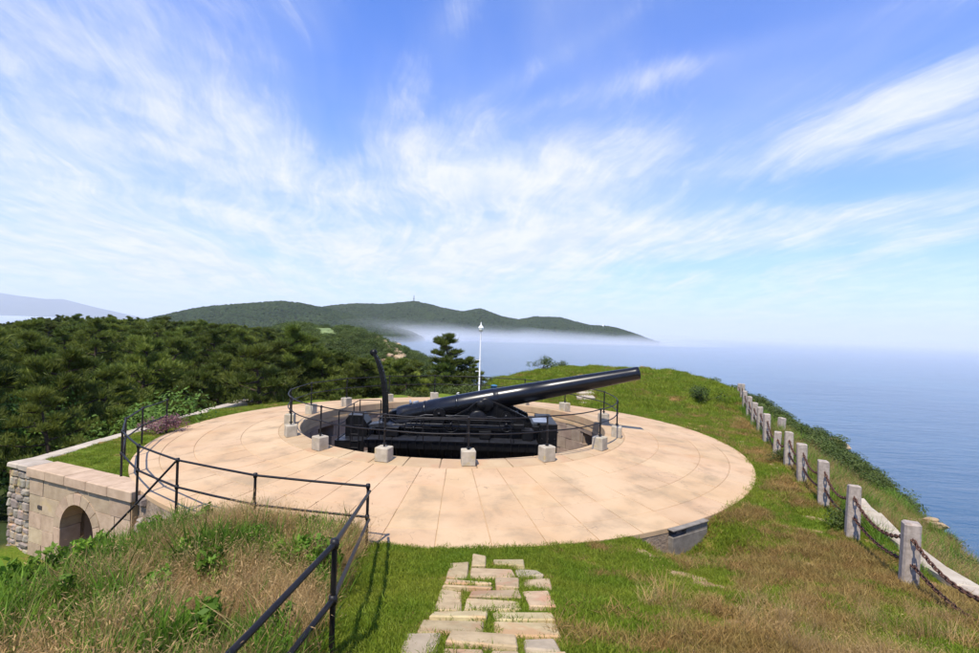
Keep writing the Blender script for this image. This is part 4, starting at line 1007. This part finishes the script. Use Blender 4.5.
# ------------------------------------------------------------------ rocks on the cliff
def rock(x, y, z, s, seed, lab):
    """cluster of broken angular boulders"""
    rs = np.random.RandomState(seed); bm = bmesh.new()
    for q in range(7):
        r_ = bmesh.ops.create_icosphere(bm, subdivisions=3, radius=1.0)
        dirs = rs.normal(size=(11, 3)); dirs /= np.linalg.norm(dirs, axis=1)[:, None]; dd = rs.uniform(0.45, 0.8, 11)
        k_ = rs.uniform(0.30, 0.62); oc = rs.uniform(-0.75, 0.75, 3)*np.array((1, 1, 0.5))
        for v in r_['verts']:
            c_ = np.array(v.co); r = 1.0
            for g_ in range(11):
                q_ = c_ @ dirs[g_]
                if q_ > 0.01: r = min(r, dd[g_]/q_)
            r *= 1+0.05*math.sin(9*c_[0]+5*c_[2])*math.cos(8*c_[1]+seed)
            v.co = Vector((c_*r*k_+oc)*np.array(s))
    me = bpy.data.meshes.new('rock'); bm.to_mesh(me); bm.free()
    o = link('cliff_rock', me, M_rock); o.location = (x, y, z); o.rotation_euler = (0, 0, rs.uniform(0, 6)); tag(o, lab, 'rock', 'tan rocks along the cliffs')
rocks = [(3.0,49.5,(2.4,1.6,1.4),'tan cliff rock on the far rim right of the lamp post'),(0.4,51.5,(1.6,1.6,1.5),'tan cliff rock just behind the lamp post'),(5.4,49.0,(1.8,1.0,0.8),'low tan rock right of the rocks behind the lamp post'),
         (18.9,29.0,(0.9,1.6,0.7),'tan rock face on the cliff past the far granite posts'),(17.2,24.6,(0.5,0.9,0.5),'tan rock on the cliff edge beyond the lone post'),(14.3,17.0,(0.5,1.1,0.45),'tan rock on the cliff edge level with the sixth post'),(12.7,13.2,(0.45,0.8,0.4),'tan rock on the cliff edge near the right of the view')]
for k_, (x, y, s_, lab) in enumerate(rocks): rock(x, y, gz(x, y)+0.1*s_[2], s_, 20+k_, lab)
for k_ in range(9):
    y = 120+k_*4.5+random.uniform(-1, 1); x = -0.105*y-10-random.uniform(0, 12)*(k_/9); rock(x, y, gz(x, y)+0.2, (random.uniform(2, 4.5), random.uniform(2, 4), random.uniform(1.5, 2.8)), 60+k_, '%s tan cliff rock from the near end of the second headland' % ordn[k_+1])

# ------------------------------------------------------------------ trees
def needle_tuft(mb, c, d, rs, n, l, w):
    c = Vector(c); d = Vector(d).normalized(); a = d.orthogonal().normalized(); b = d.cross(a)
    for k_ in range(n):
        th = rs.uniform(0, 6.283); sp = rs.uniform(0.25, 1.15)
        v = (d + (a*math.cos(th)+b*math.sin(th))*sp).normalized(); ll = l*rs.uniform(0.6, 1.15); sd_ = v.cross(Vector((rs.uniform(-1,1), rs.uniform(-1,1), rs.uniform(-1,1)))).normalized()*w*rs.uniform(0.7, 1.3)
        m_ = c+v*ll*0.55
        mb.add([c, m_-sd_, c+v*ll, m_+sd_], [(0,1,2,3)])
def pine_meshes(seed, H, spread, ntuft, open_=0.0):
    rs = random.Random(seed); tr = MB(); cr_ = MB()
    lean = (rs.uniform(-0.15, 0.15)*H, rs.uniform(-0.15, 0.15)*H)
    spine = [Vector((lean[0]*t_**1.5, lean[1]*t_**1.5, H*t_)) for t_ in (0, .25, .5, .75, .95)]
    tr.tube([(0,0,-0.6)]+[tuple(p) for p in spine], [0.15,0.13,0.11,0.08,0.05,0.02], 7)
    nbr = 24; ends = []
    for k_ in range(nbr):
        t_ = 0.22+0.76*(k_+rs.random())/nbr; z = H*t_; th = k_*2.4+rs.uniform(-0.4, 0.4)
        r = spread*min(1.0, 0.16+1.25*(1-t_)**0.75)*rs.uniform(0.6, 1.15)
        b0 = Vector((lean[0]*t_**1.5, lean[1]*t_**1.5, z)); e = b0+Vector((math.cos(th)*r, math.sin(th)*r, r*rs.uniform(0.0, 0.45)))
        m_ = (b0+e)/2+Vector((0, 0, -0.05*r)); tr.tube([tuple(b0), tuple(m_), tuple(e)], [0.045, 0.03, 0.012], 5, caps=False); ends.append((b0, m_, e, r))
    per = ntuft//nbr
    for (b0, m_, e, r) in ends:
        for k_ in range(per):
            f_ = rs.uniform(0.35, 1.05); p = b0.lerp(m_, f_*2) if f_ < 0.5 else m_.lerp(e, f_*2-1)
            p = p+Vector((rs.gauss(0, 0.17), rs.gauss(0, 0.17), rs.gauss(0.05, 0.08)))*max(0.6, r)
            needle_tuft(cr_, p, (rs.gauss(0, 0.35)+(e.x-b0.x)*0.3, rs.gauss(0, 0.35)+(e.y-b0.y)*0.3, 1.0), rs, 20, 0.30, 0.013)
    top = spine[-1]
    for k_ in range(12): needle_tuft(cr_, top+Vector((rs.gauss(0, .1), rs.gauss(0, .1), rs.uniform(-0.3, 0.25))), (rs.gauss(0,.2), rs.gauss(0,.2), 1), rs, 20, 0.34, 0.013)
    return tr.mesh('trunk'), cr_.mesh('crown')
def leaf_clump_meshes(seed, H, spread, nleaf, lsize, trunk=True):
    rs = random.Random(seed); tr = MB(); cr_ = MB()
    lobes = [(Vector((rs.gauss(0, 0.45)*spread, rs.gauss(0, 0.45)*spread, H*rs.uniform(0.35, 0.85))), spread*rs.uniform(0.35, 0.6)) for _ in range(11)]
    if trunk:
        tr.tube([(0,0,-0.4),(0,0,H*0.3),(0.05,0,H*0.6)], [0.10,0.08,0.04], 6)
    for c_, r in lobes:
        tr.tube([(0, 0, H*0.12 if not trunk else H*0.25), tuple(c_*0.6+Vector((0,0,H*0.1))), tuple(c_)], [0.04*H/3, 0.03*H/3, 0.012], 5, caps=False)
    for k_ in range(nleaf):
        c_, r = rs.choice(lobes); d_ = Vector((rs.gauss(0,1), rs.gauss(0,1), rs.gauss(0.25,0.9))).normalized()
        p = c_+d_*r*rs.uniform(0.55, 1.08)*Vector((1,1,0.8)).length/1.62
        if p.z < 0.03: p.z = rs.uniform(0.03, 0.2)
        n_ = (d_+Vector((rs.gauss(0,.6), rs.gauss(0,.6), rs.gauss(0.3,.6)))).normalized(); a = n_.orthogonal().normalized(); b = n_.cross(a); th = rs.uniform(0, 6.28); a, b = a*math.cos(th)+b*math.sin(th), b*math.cos(th)-a*math.sin(th)
        s_ = lsize*rs.uniform(0.6, 1.3); cr_.add([p-a*s_, p-b*s_*0.45, p+a*s_, p+b*s_*0.45], [(0,1,2,3)])
    return tr.mesh('stem'), cr_.mesh('foliage')
def tree_from(name, pn, tm, cm_, mt, mc, loc, sc, rz, label, cat, group=None):
    o = empty(name, loc, rz); o.scale = sc; tag(o, label, cat, group)
    link(pn[0], tm, mt, o); link(pn[1], cm_, mc, o); return o
pines = [pine_meshes(100+k_, random.uniform(4.3, 5.6), random.uniform(1.5, 1.95), 760) for k_ in range(6)]
rs = random.Random(5); spots = []
def pine_ok(x, y, mind):
    for (a, b_, r) in spots:
        if (a-x)**2+(b_-y)**2 < (0.5*(mind+r))**2: return False
    return True
cand = []
for _ in range(16000):
    y = 15+rs.random()**1.6*150; az = rs.uniform(-1.06, -0.10); x = az*y
    cand.append((math.hypot(x, y), x, y))
cand.sort()
wood = []
cds = coast_d(np.array([c_[1] for c_ in cand]), np.array([c_[2] for c_ in cand]))
for (dd, x, y), cd_ in zip(cand, cds):
    if cd_ < 3.0: continue
    R = math.hypot(x-PC[0], y-PC[1])
    if R < 14.6 or (x > -16.0 and y < 29.0) or (x > -19 and y < 19): continue
    if x > -9 and y < 32.5: continue
    if x > -5.0 and y < 37: continue
    if x > -0.155*y: continue
    if x > -0.22*y-0.5 and y > 60: continue                     # open field and cliffs of the second headland
    mind = rs.uniform(2.9, 3.9)+0.013*dd
    if not pine_ok(x, y, mind): continue
    spots.append((x, y, mind)); wood.append((x, y))
    if len(wood) > 900: break
gzs = ground(np.array([p[0] for p in wood]), np.array([p[1] for p in wood]))
NEAR = 250
rows = {}
for k_, (x, y) in enumerate(wood[:NEAR]): rows.setdefault(int((x/y+1.06)/0.045), k_)
front = {k_: n_ for n_, k_ in enumerate(sorted(rows.values(), key=lambda q: wood[q][0]/wood[q][1]))}
def treetop(x, y):
    """tallest a tree may grow here: the wood steps down towards the open bay"""
    px = CX+x/y*F_; return 4.25-y*(float(np.interp(px, [-40, 30, 60, 150, 240, 285, 310, 345, 390, 430], [328, 320, 316.5, 319.5, 325, 334, 345, 352, 360, 368]))-(CY+(px-CX)*0.0305))/F_
def tree_scale(x, y, z, s_):
    s_ *= 1.28; c_ = (treetop(x, y)-z)/5.2
    if x/y > -0.49: return min(1.75, c_*rs.uniform(0.82, 1.0)) if y < 62 else min(s_, c_)
    return min(s_, c_*rs.uniform(0.93, 1.03)) if y > 40 else s_
for k_, (x, y) in enumerate(wood[:NEAR]):
    tm, cm_ = pines[k_ % 6]; s_ = tree_scale(x, y, float(gzs[k_]), rs.uniform(0.70, 1.32))
    if s_ < 0.3: continue
    o = tree_from('pine_tree', ('trunk', 'crown'), tm, cm_, M_bark, M_pine, (x, y, float(gzs[k_])), (s_*rs.uniform(0.95,1.12), s_*rs.uniform(0.95,1.12), s_), rs.uniform(0, 6.28), ('%s pine from the left in the front row of the wood' % ordn[front[k_]+1]) if k_ in front else 'dark green pine standing behind the front row of the left wood', 'pine tree', 'pines of the wood left of the platform')
if len(wood) > NEAR:
    pts = [(x, y, float(gzs[NEAR+k_])) for k_, (x, y) in enumerate(wood[NEAR:])]
    ps = [tree_scale(p[0], p[1], p[2], random.uniform(0.8, 1.3)) for p in pts]; pts = [p for p, q in zip(pts, ps) if q > 0.3]; ps = [q for q in ps if q > 0.3]
    scatter('far_pine_wood', pts, np.array(ps), [p[1] for p in pines], M_pine, 'far rows of pines merging into one wood on the left', 0.04)
# single trees that stand out
p1 = pine_meshes(301, 5.6, 1.5, 900)
tree_from('pine_tree', ('trunk', 'crown'), p1[0], p1[1], M_bark, M_pine, (-3.1, 43.0, gz(-3.1, 43)), (1.65, 1.65, (3.55-gz(-3.1, 43))/5.6), 0.4, 'tall ragged pine against the sea just left of the lamp post', 'pine tree')
p2 = pine_meshes(302, 4.4, 1.6, 760)
tree_from('pine_tree', ('trunk', 'crown'), p2[0], p2[1], M_bark, M_pine, (-1.2, 43.5, gz(-1.2, 43.5)), (1.1, 1.1, 0.82), 2.4, 'lower pine pressed against the tall pine behind the lamp post', 'pine tree')
for k_, (x, y, s_, lab) in enumerate([(-5.6, 41.5, 0.80, 'low bushy pine left of the tall ragged pine'), (-7.8, 41.0, 0.95, 'bushy pine behind the gun crane'), (-6.8, 46.0, 0.9, 'pine half hidden behind the low bushy pine'), (-4.6, 47.5, 0.95, 'pine half hidden behind the tall ragged pine')]):
    tm, cm_ = pines[(k_+2) % 6]; tree_from('pine_tree', ('trunk', 'crown'), tm, cm_, M_bark, M_pine, (x, y, gz(x, y)), (s_*1.15, s_*1.15, s_), k_*1.7, lab, 'pine tree')
row = [(296,333,37.5),(312,341,40),(328,347,37),(345,351,41),(361,356,37.5),(377,360,40.5),(393,364,37),(408,364,41),(421,367,38),(435,362,41.5),(449,358,44)]
for k_, (px, py, y) in enumerate(row):
    x = (px-CX)/F_*y; z = gz(x, y); h_ = 4.25-y*(py-(CY+(px-CX)*0.0305))/F_-z; tm, cm_ = pines[(k_*5+1) % 6]; s_ = h_/5.2
    tree_from('pine_tree', ('trunk', 'crown'), tm, cm_, M_bark, M_pine, (x, y, z), (max(1.0, s_)*1.1, max(1.0, s_)*1.1, s_), k_*1.37, '%s pine from the left in the row close behind the platform' % ordn[k_+1], 'pine tree', 'pines close behind the platform')
br = leaf_clump_meshes(11, 3.6, 1.9, 9000, 0.062)
for k_, (x, y, s_, lab) in enumerate([(-17.6, 22.0, 1.55, 'bright green broadleaf tree in front of the pines beside the parapet'), (-15.9, 25.6, 1.15, 'smaller bright green broadleaf tree behind the pink shrub'), (-20.5, 19.5, 1.25, 'bright green broadleaf tree at the left end of the parapet')]):
    tree_from('broadleaf_tree', ('trunk', 'crown'), br[0], br[1], M_bark, M_broad, (x, y, gz(x, y)), (s_, s_, s_), k_*2.1, lab, 'tree')
sh = [leaf_clump_meshes(40+k_, 1.0, 0.75, 1100, 0.055, False) for k_ in range(3)]
wd = [leaf_clump_meshes(90+k_, 1.0, 0.34, 150, 0.10, False) for k_ in range(3)]
pk = leaf_clump_meshes(77, 0.95, 0.62, 1600, 0.045, False)
tree_from('pink_shrub', ('stem', 'foliage'), pk[0], pk[1], M_bark, M_pinkleaf, (-12.25, 19.15, -0.12), (1, 1, 0.85), 0.3, 'rounded pinkish purple shrub on the lawn beside the platform railing', 'shrub')
shrubs = [(4.6,43.5,1.1,'rounded green shrub on the far rim above the gun barrel'),(6.2,44.2,0.75,'small shrub right of the shrub above the gun barrel'),(13.2,31.5,1.0,'dark green shrub on the grass left of the far posts'),(8.2,11.7,0.45,'green shrub at the foot of the second granite post'),(10.3,17.6,0.42,'low green shrub at the foot of the fifth granite post')]
for k_, (x, y, s_, lab) in enumerate(shrubs):
    tree_from('shrub', ('stem', 'foliage'), *sh[k_ % 3], M_bark, M_shrub, (x, y, gz(x, y)), (s_*1.3, s_*1.3, s_), k_*1.3, lab, 'shrub')
# scrub on the seaward slope: too tangled to count
pts = []; sc = []
for _ in range(9000):
    y = random.uniform(9, 46); x = random.uniform(9, 22)
    d_ = float(coast_d(np.array([x]), np.array([y]))[0]) if len(pts) < 700 else 99
    if d_ == 99: break
    lim = 2.2 if y > 20 else 1.0
    if -2.5 < d_ < lim and random.random() < (0.85 if y > 20 else 0.12): pts.append((x, y, gz(x, y)-0.1)); s_ = random.uniform(0.35, 0.95)*(0.9 if y > 20 else 0.5); sc.append((s_*1.3, s_*1.3, s_))
scatter('cliff_scrub', pts, np.array(sc), [s_[1] for s_ in sh], M_shrub, 'dark green scrub covering the seaward slope beyond the posts', 0.1)
pts = []; sc = []
for _ in range(1500):
    y = random.uniform(29.5, 60); x = random.uniform(-16, -0.5)
    if math.hypot(x-PC[0], y-PC[1]) < 12.6 or coast_d(np.array([x]), np.array([y]))[0] < 0: continue
    pts.append((x, y, gz(x, y)-0.1)); s_ = random.uniform(0.5, 1.15); sc.append((s_*1.3, s_*1.3, s_))
    if len(pts) > 260: break
scatter('undergrowth', pts, np.array(sc), [s_[1] for s_ in sh], M_shrub, 'tangled green undergrowth behind the platform', 0.1)
pts = []; sc = []
for _ in range(12000):
    y = random.uniform(62, 190); x = random.uniform(-0.5, -0.10)*y
    f_ = wob(np.array([x]), np.array([y]), 0.08, 3.0)[0]
    if coast_d(np.array([x]), np.array([y]))[0] < 1.5 or (-0.352*y < x < -0.288*y and y > 132): continue
    pts.append((x, y, gz(x, y)-0.2)); s_ = random.uniform(0.9, 2.3); sc.append((s_*1.5, s_*1.5, s_))
    if len(pts) > 1500: break
for _ in range(260):
    y = random.uniform(130, 196); e_ = random.choice((-0.352, -0.288)); x = e_*y+random.gauss(0, 1.6)
    pts.append((x, y, gz(x, y)-0.1)); s_ = random.uniform(0.9, 2.0); sc.append((s_*1.4, s_*1.4, s_))
scatter('headland_scrub', pts, np.array(sc), [s_[1] for s_ in sh], M_shrub, 'dark scrub on the slope of the second headland', 0.1)
# canopy on the hills
def canopy(grid, name, n, lo, hi, lab, size):
    m_, q_ = grid.shape[:2]; jj = np.random.uniform(0.02, 0.62, n)*(m_-1); qq = np.random.uniform(0.5, q_-1.5, n)
    j0 = jj.astype(int); q0 = qq.astype(int); p = grid[j0, q0]+(grid[j0+1, q0]-grid[j0, q0])*(jj-j0)[:, None]+(grid[j0, q0+1]-grid[j0, q0])*(qq-q0)[:, None]
    p = p[p[:, 2] > SEA+3]; s_ = np.random.uniform(lo, hi, len(p)); scatter(name, p, np.stack([s_, s_, s_*0.8], -1), size, M_canopy, lab, 0.2)
blobs = []
for k_ in range(4):
    bm = bmesh.new(); bmesh.ops.create_icosphere(bm, subdivisions=2, radius=1.0); r_ = np.random.RandomState(k_)
    for v in bm.verts: v.co *= 1+r_.uniform(-0.28, 0.28)
    me = bpy.data.meshes.new('canopy_piece'); bm.to_mesh(me); bm.free(); blobs.append(me)
canopy(hillA, 'hill_wood', 14000, 3.2, 6.0, 'dense dark wood covering the nearer hill', blobs)
canopy(hillB, 'headland_wood', 22000, 4.0, 7.5, 'dense dark wood covering the long headland', blobs)
# small mast and white lighthouse out there
def far_pt(px, py, Y): return ((px-CX)/F_*Y, Y, 4.25+(CY+(px-CX)*0.0305-py)/F_*Y)
x, y, z = far_pt(413, 303, 1700); o = MB().tube([(0,0,-6),(0,0,26)], [1.6,0.8], 6).tube([(-3,0,14),(3,0,14)], 0.6, 5).build('radio_mast', M_iron); o.location = (x, y, z); tag(o, 'thin radio mast on the highest point of the long headland', 'mast')
x, y, z = far_pt(603, 329, 1640); o = MB().lathe([(3.4,-6),(2.6,9),(3.4,9.2),(3.4,10),(2,10),(2,13),(0,15.5)], 12).build('lighthouse', M_white); o.location = (x, y, z); tag(o, 'tiny white lighthouse near the tip of the long headland', 'lighthouse')
x, y, z = far_pt(108, 322, 700); o = MB().box((-2.5,-2.5,-8),(2.5,2.5,7)).tube([(0,0,6),(0,0,11)], 0.7, 6).build('watch_tower', M_conc); o.location = (x, y, z); tag(o, 'small dark tower rising over the left pine wood', 'tower')

# open field on the second headland
mb = MB(); n_ = 10
fp = [[(lerp(-0.350, -0.290, i_/n_)*yy+2.5*math.sin(yy*0.21)*(1 if i_ in (0, n_) else 0), yy) for i_ in range(n_+1)] for yy in np.linspace(136, 190, n_+1)]
vs = [(x, y, gz(x, y)+0.9) for row in fp for (x, y) in row]; mb.add(vs, [(j*(n_+1)+i_, j*(n_+1)+i_+1, (j+1)*(n_+1)+i_+1, (j+1)*(n_+1)+i_) for j in range(n_) for i_ in range(n_)], True)
tag(mb.build('field', mat('pale field', (0.20, 0.25, 0.09), (0.13, 0.18, 0.06), 0.25, 0.95)), 'pale green field beyond the pine wood', kind='structure')

# ------------------------------------------------------------------ grass
def gen(n, x0, x1, y0, y1, keep):
    X = np.random.uniform(x0, x1, n); Y = np.random.uniform(y0, y1, n); m_ = keep(X, Y)
    X, Y = X[m_], Y[m_]; return X, Y
def base_ok(X, Y):
    R = np.hypot(X-PC[0], Y-PC[1]); ok = R > 10.80
    b = (X-PW[0])*PN[0]+(Y-PW[1])*PN[1]; s_ = (X-PW[0])*PU[0]+(Y-PW[1])*PU[1]
    ok &= ~((b > -0.72) & (b < 0.15) & (s_ > -0.15) & (s_ < 5.7))
    ok &= ~((X > -13.8) & (X < -13.15) & (Y > 14.9) & (Y < 28.3))
    ok &= bare(X, Y) < np.random.uniform(0.25, 1.05, len(X))
    for (x0, y0, x1, y1, _) in F: ok &= ~((X > x0-0.015) & (X < x1+0.015) & (Y > y0-0.015) & (Y < y1+0.0))
    return ok
def off_kerb(X, Y):
    lx_ = np.interp(Y, [p[1] for p in line], [p[0] for p in line]); return (np.abs(X-lx_) > 0.36) | (Y < 4) | (Y > 14)
def inview(X, Y, m=0.06): return (Y > 1.2) & (np.abs(X) < (0.96+m)*Y+0.6)
def mound(X, Y): 
    edge = -1.15-(Y-2)*0.145                      # line of the path handrail
    return ss(edge-X, -0.05, 0.35)*(Y < 11.0)
tl = [tuft(30, 0.065, 0.13, 0.009, 0.8, 500+k_, 2) for k_ in range(4)]
tsq = [tuft(26, 0.11, 0.13, 0.007, 0.9, 520+k_, 3) for k_ in range(3)]
tdry = [seedgrass(34, 0.55, 0.16, 600+k_) for k_ in range(5)]
tgr = [tuft(24, 0.50, 0.14, 0.014, 0.5, 700+k_, 4) for k_ in range(4)]
# short lawn near and far, thinning with distance
def place(X, Y, base, var=0.3):
    Z = ground(X, Y); cl_ = 1 + 0.9*var*wob(X, Y, 2.6, 1.7) + 0.5*var*wob(X, Y, 6.3, 4.1)
    return np.stack([X, Y, Z-0.005], -1), base*cl_*np.random.uniform(1-var, 1+var, len(X))
parts = []
X, Y = gen(60000, -2.4, 9.0, 2.5, 11.5, lambda X, Y: base_ok(X, Y) & inview(X, Y) & (mound(X, Y) < np.random.rand(len(X))) & (dryness(X, Y)+np.random.normal(0, .09, len(X)) < 0.50)); parts.append(place(X, Y, 0.95))
X, Y = gen(42000, 3.0, 13.0, 9.0, 30.0, lambda X, Y: base_ok(X, Y) & inview(X, Y) & (dryness(X, Y)+np.random.normal(0, .09, len(X)) < 0.52) & (coast_d(X, Y) > 0.5)); parts.append(place(X, Y, 1.15))
X, Y = gen(34000, -1, 20.0, 28.0, 47.0, lambda X, Y: base_ok(X, Y) & inview(X, Y) & (coast_d(X, Y) > 0.8) & (dryness(X, Y)+np.random.normal(0, .10, len(X)) < 0.56)); parts.append(place(X, Y, 1.9, 0.55))
A2 = np.random.uniform(math.pi*1.42, math.pi*2.25, 2600); R2 = 10.80+np.abs(np.random.normal(0, 0.07, 2600)); X, Y = PC[0]+R2*np.cos(A2), PC[1]+R2*np.sin(A2); parts.append(place(X, Y, 0.95, 0.5))
X, Y = gen(6000, -0.85, 1.1, 2.6, 9.5, lambda X, Y: base_ok(X, Y)); parts.append(place(X, Y, 0.62))
X, Y = gen(9000, -13.4, -8.2, 12.5, 28.0, lambda X, Y: base_ok(X, Y) & (((X-PW[0])*PN[0]+(Y-PW[1])*PN[1]) < -0.7)); parts.append(place(X, Y, 0.9))
scatter('short_grass', np.concatenate([p[0] for p in parts]), np.concatenate([p[1] for p in parts]), tl, M_lawn, 'short green grass around the platform', 0.2)
parts = []
X, Y = gen(60000, 0.8, 10.0, 2.5, 14.5, lambda X, Y: base_ok(X, Y) & inview(X, Y) & (dryness(X, Y)+np.random.normal(0, .08, len(X)) > 0.56)); parts.append(place(X, Y, 1.0))
X, Y = gen(26000, 1.0, 20.0, 12.0, 46.0, lambda X, Y: base_ok(X, Y) & inview(X, Y) & (dryness(X, Y)+np.random.normal(0, .08, len(X)) > 0.5) & (coast_d(X, Y) > 0)); parts.append(place(X, Y, 1.4))
scatter('dry_short_grass', np.concatenate([p[0] for p in parts]), np.concatenate([p[1] for p in parts]), tsq, M_lawndry, 'parched short grass on the right of the slope', 0.25)
parts = []
X, Y = gen(26000, -12.5, -0.8, 1.2, 11.2, lambda X, Y: base_ok(X, Y) & inview(X, Y, 0.2) & (mound(X, Y) > np.random.rand(len(X))) & (0.60-0.62*(wob(X, Y, 1.6, 12.0)+0.4*wob(X, Y, 4.0, 3.0) > 0.36)+0.25*wob(X, Y, 1.1, 8.0)-0.75*ss(-X-0.25*Y, 2.0, 4.2) > np.random.rand(len(X)))); parts.append(place(X, Y, 0.80, 0.45))
X, Y = gen(9000, 1.6, 8.5, 2.4, 7.2, lambda X, Y: base_ok(X, Y) & inview(X, Y) & ((ss(-Y, -5.6, -4.0)*0.55+0.05)*(wob(X, Y, 1.4, 3.0) > -0.25) > np.random.rand(len(X))) & (X > 1.9)); parts.append(place(X, Y, 0.6))
X, Y = gen(6000, 8.0, 15.0, 8.0, 26.0, lambda X, Y: inview(X, Y) & (coast_d(X, Y) > -0.5) & (X > 5.0+0.33*Y) & off_kerb(X, Y) & (np.random.rand(len(X)) < 0.6)); parts.append(place(X, Y, 0.7))
X, Y = gen(120, 3.5, 5.2, 10.2, 10.9, lambda X, Y: base_ok(X, Y)); parts.append(place(X, Y, 0.45))
scatter('tall_dry_grass', np.concatenate([p[0] for p in parts]), np.concatenate([p[1] for p in parts]), tdry, M_straw, 'tall straw-coloured grass on the near bank', 0.22)
parts = []
X, Y = gen(26000, -13.0, -0.9, 1.2, 11.6, lambda X, Y: base_ok(X, Y) & inview(X, Y, 0.2) & (mound(X, Y) > np.random.rand(len(X))) & (np.clip(0.10+0.85*(wob(X, Y, 1.6, 12.0)+0.4*wob(X, Y, 4.0, 3.0) > 0.32)+0.7*ss(-X-0.25*Y, 2.3, 4.2)+0.45*ss(Y, 8.4, 9.4), 0, 0.85) > np.random.rand(len(X)))); parts.append(place(X, Y, 0.72, 0.55))
X, Y = gen(7000, 8.0, 16.0, 8.0, 30.0, lambda X, Y: inview(X, Y) & (coast_d(X, Y) > -1.0) & (X > 4.6+0.335*Y) & off_kerb(X, Y) & (np.random.rand(len(X)) < 0.7)); parts.append(place(X, Y, 0.7, 0.4))
scatter('tall_green_grass', np.concatenate([p[0] for p in parts]), np.concatenate([p[1] for p in parts]), tgr, M_weed, 'tall green grass and weeds among the straw on the banks', 0.22)

X, Y = gen(900, -12.0, -1.2, 3.0, 11.4, lambda X, Y: base_ok(X, Y) & inview(X, Y, 0.2) & (mound(X, Y) > 0.5) & (np.clip(0.07+0.5*(wob(X, Y, 2.2, 5.0) > 0.4)+0.35*ss(-X-0.25*Y, 2.2, 4.5)-0.5*ss(-X, 6.6, 7.4), 0, 1) > np.random.rand(len(X))))
P_, s_ = place(X, Y, 0.42, 0.5); scatter('broadleaf_weeds', P_, np.stack([s_*0.8, s_*0.8, s_*1.15], -1), [q[1] for q in wd], M_weed, 'leafy green weeds standing in the grass of the left bank', 0.2)

# ------------------------------------------------------------------ sea mist and haze
def volmat(name, dens, colr=(1, 1, 1), aniso=0.0):
    m = bpy.data.materials.new(name); m.use_nodes = True; t = m.node_tree; t.nodes.clear()
    v = t.nodes.new('ShaderNodeVolumePrincipled'); v.inputs['Color'].default_value = (*colr, 1); v.inputs['Density'].default_value = dens; v.inputs['Anisotropy'].default_value = aniso
    o = t.nodes.new('ShaderNodeOutputMaterial'); t.links.new(v.outputs[0], o.inputs['Volume']); return m
M_mist = volmat('sea mist', 0.0016, (0.99, 0.995, 1.0))
for ki, (x, y, rx, ry, rz_) in enumerate([(60, 1230, 470, 120, 30), (-200, 1040, 170, 80, 40), (330, 1330, 330, 110, 22), (-70, 1150, 230, 90, 36)]):
    for k_ in (1.0, 0.8, 0.6, 0.4):                     # nested shells thin out towards the edge
        bm = bmesh.new(); r = bmesh.ops.create_uvsphere(bm, u_segments=64, v_segments=20, radius=1.0)
        for v in r['verts']:
            c_ = v.co.copy(); th = math.atan2(c_.y, c_.x); w_ = 1+0.15*math.sin(3*th+x+k_*2)+0.09*math.sin(7*th+k_*5)+0.06*math.sin(13*th+ki+k_*9)
            v.co = Vector((c_.x*rx*w_*k_+rx*0.06*math.sin(9*k_), c_.y*ry*k_, c_.z*rz_*w_*k_))
        me = bpy.data.meshes.new('sea_mist'); bm.to_mesh(me); bm.free()
        o = link('sea_mist', me, M_mist); o.location = (x, y, SEA+2); tag(o, 'white sea mist lying along the foot of the headland', kind='stuff')
tag(MB().box((-31000, 60, SEA-4), (31000, 31000, SEA+11)).build('sea_fog', volmat('sea fog', 0.0013, (0.985, 0.992, 1.0))), 'thin low fog lying over the open sea', kind='stuff')
HB = MB().box((-31500, -2500, -34), (31500, 31500, 760)).build('haze', volmat('haze', 0.000065, (0.97, 0.985, 1.0)))
tag(HB, 'pale coastal haze over sea and hills', kind='stuff')
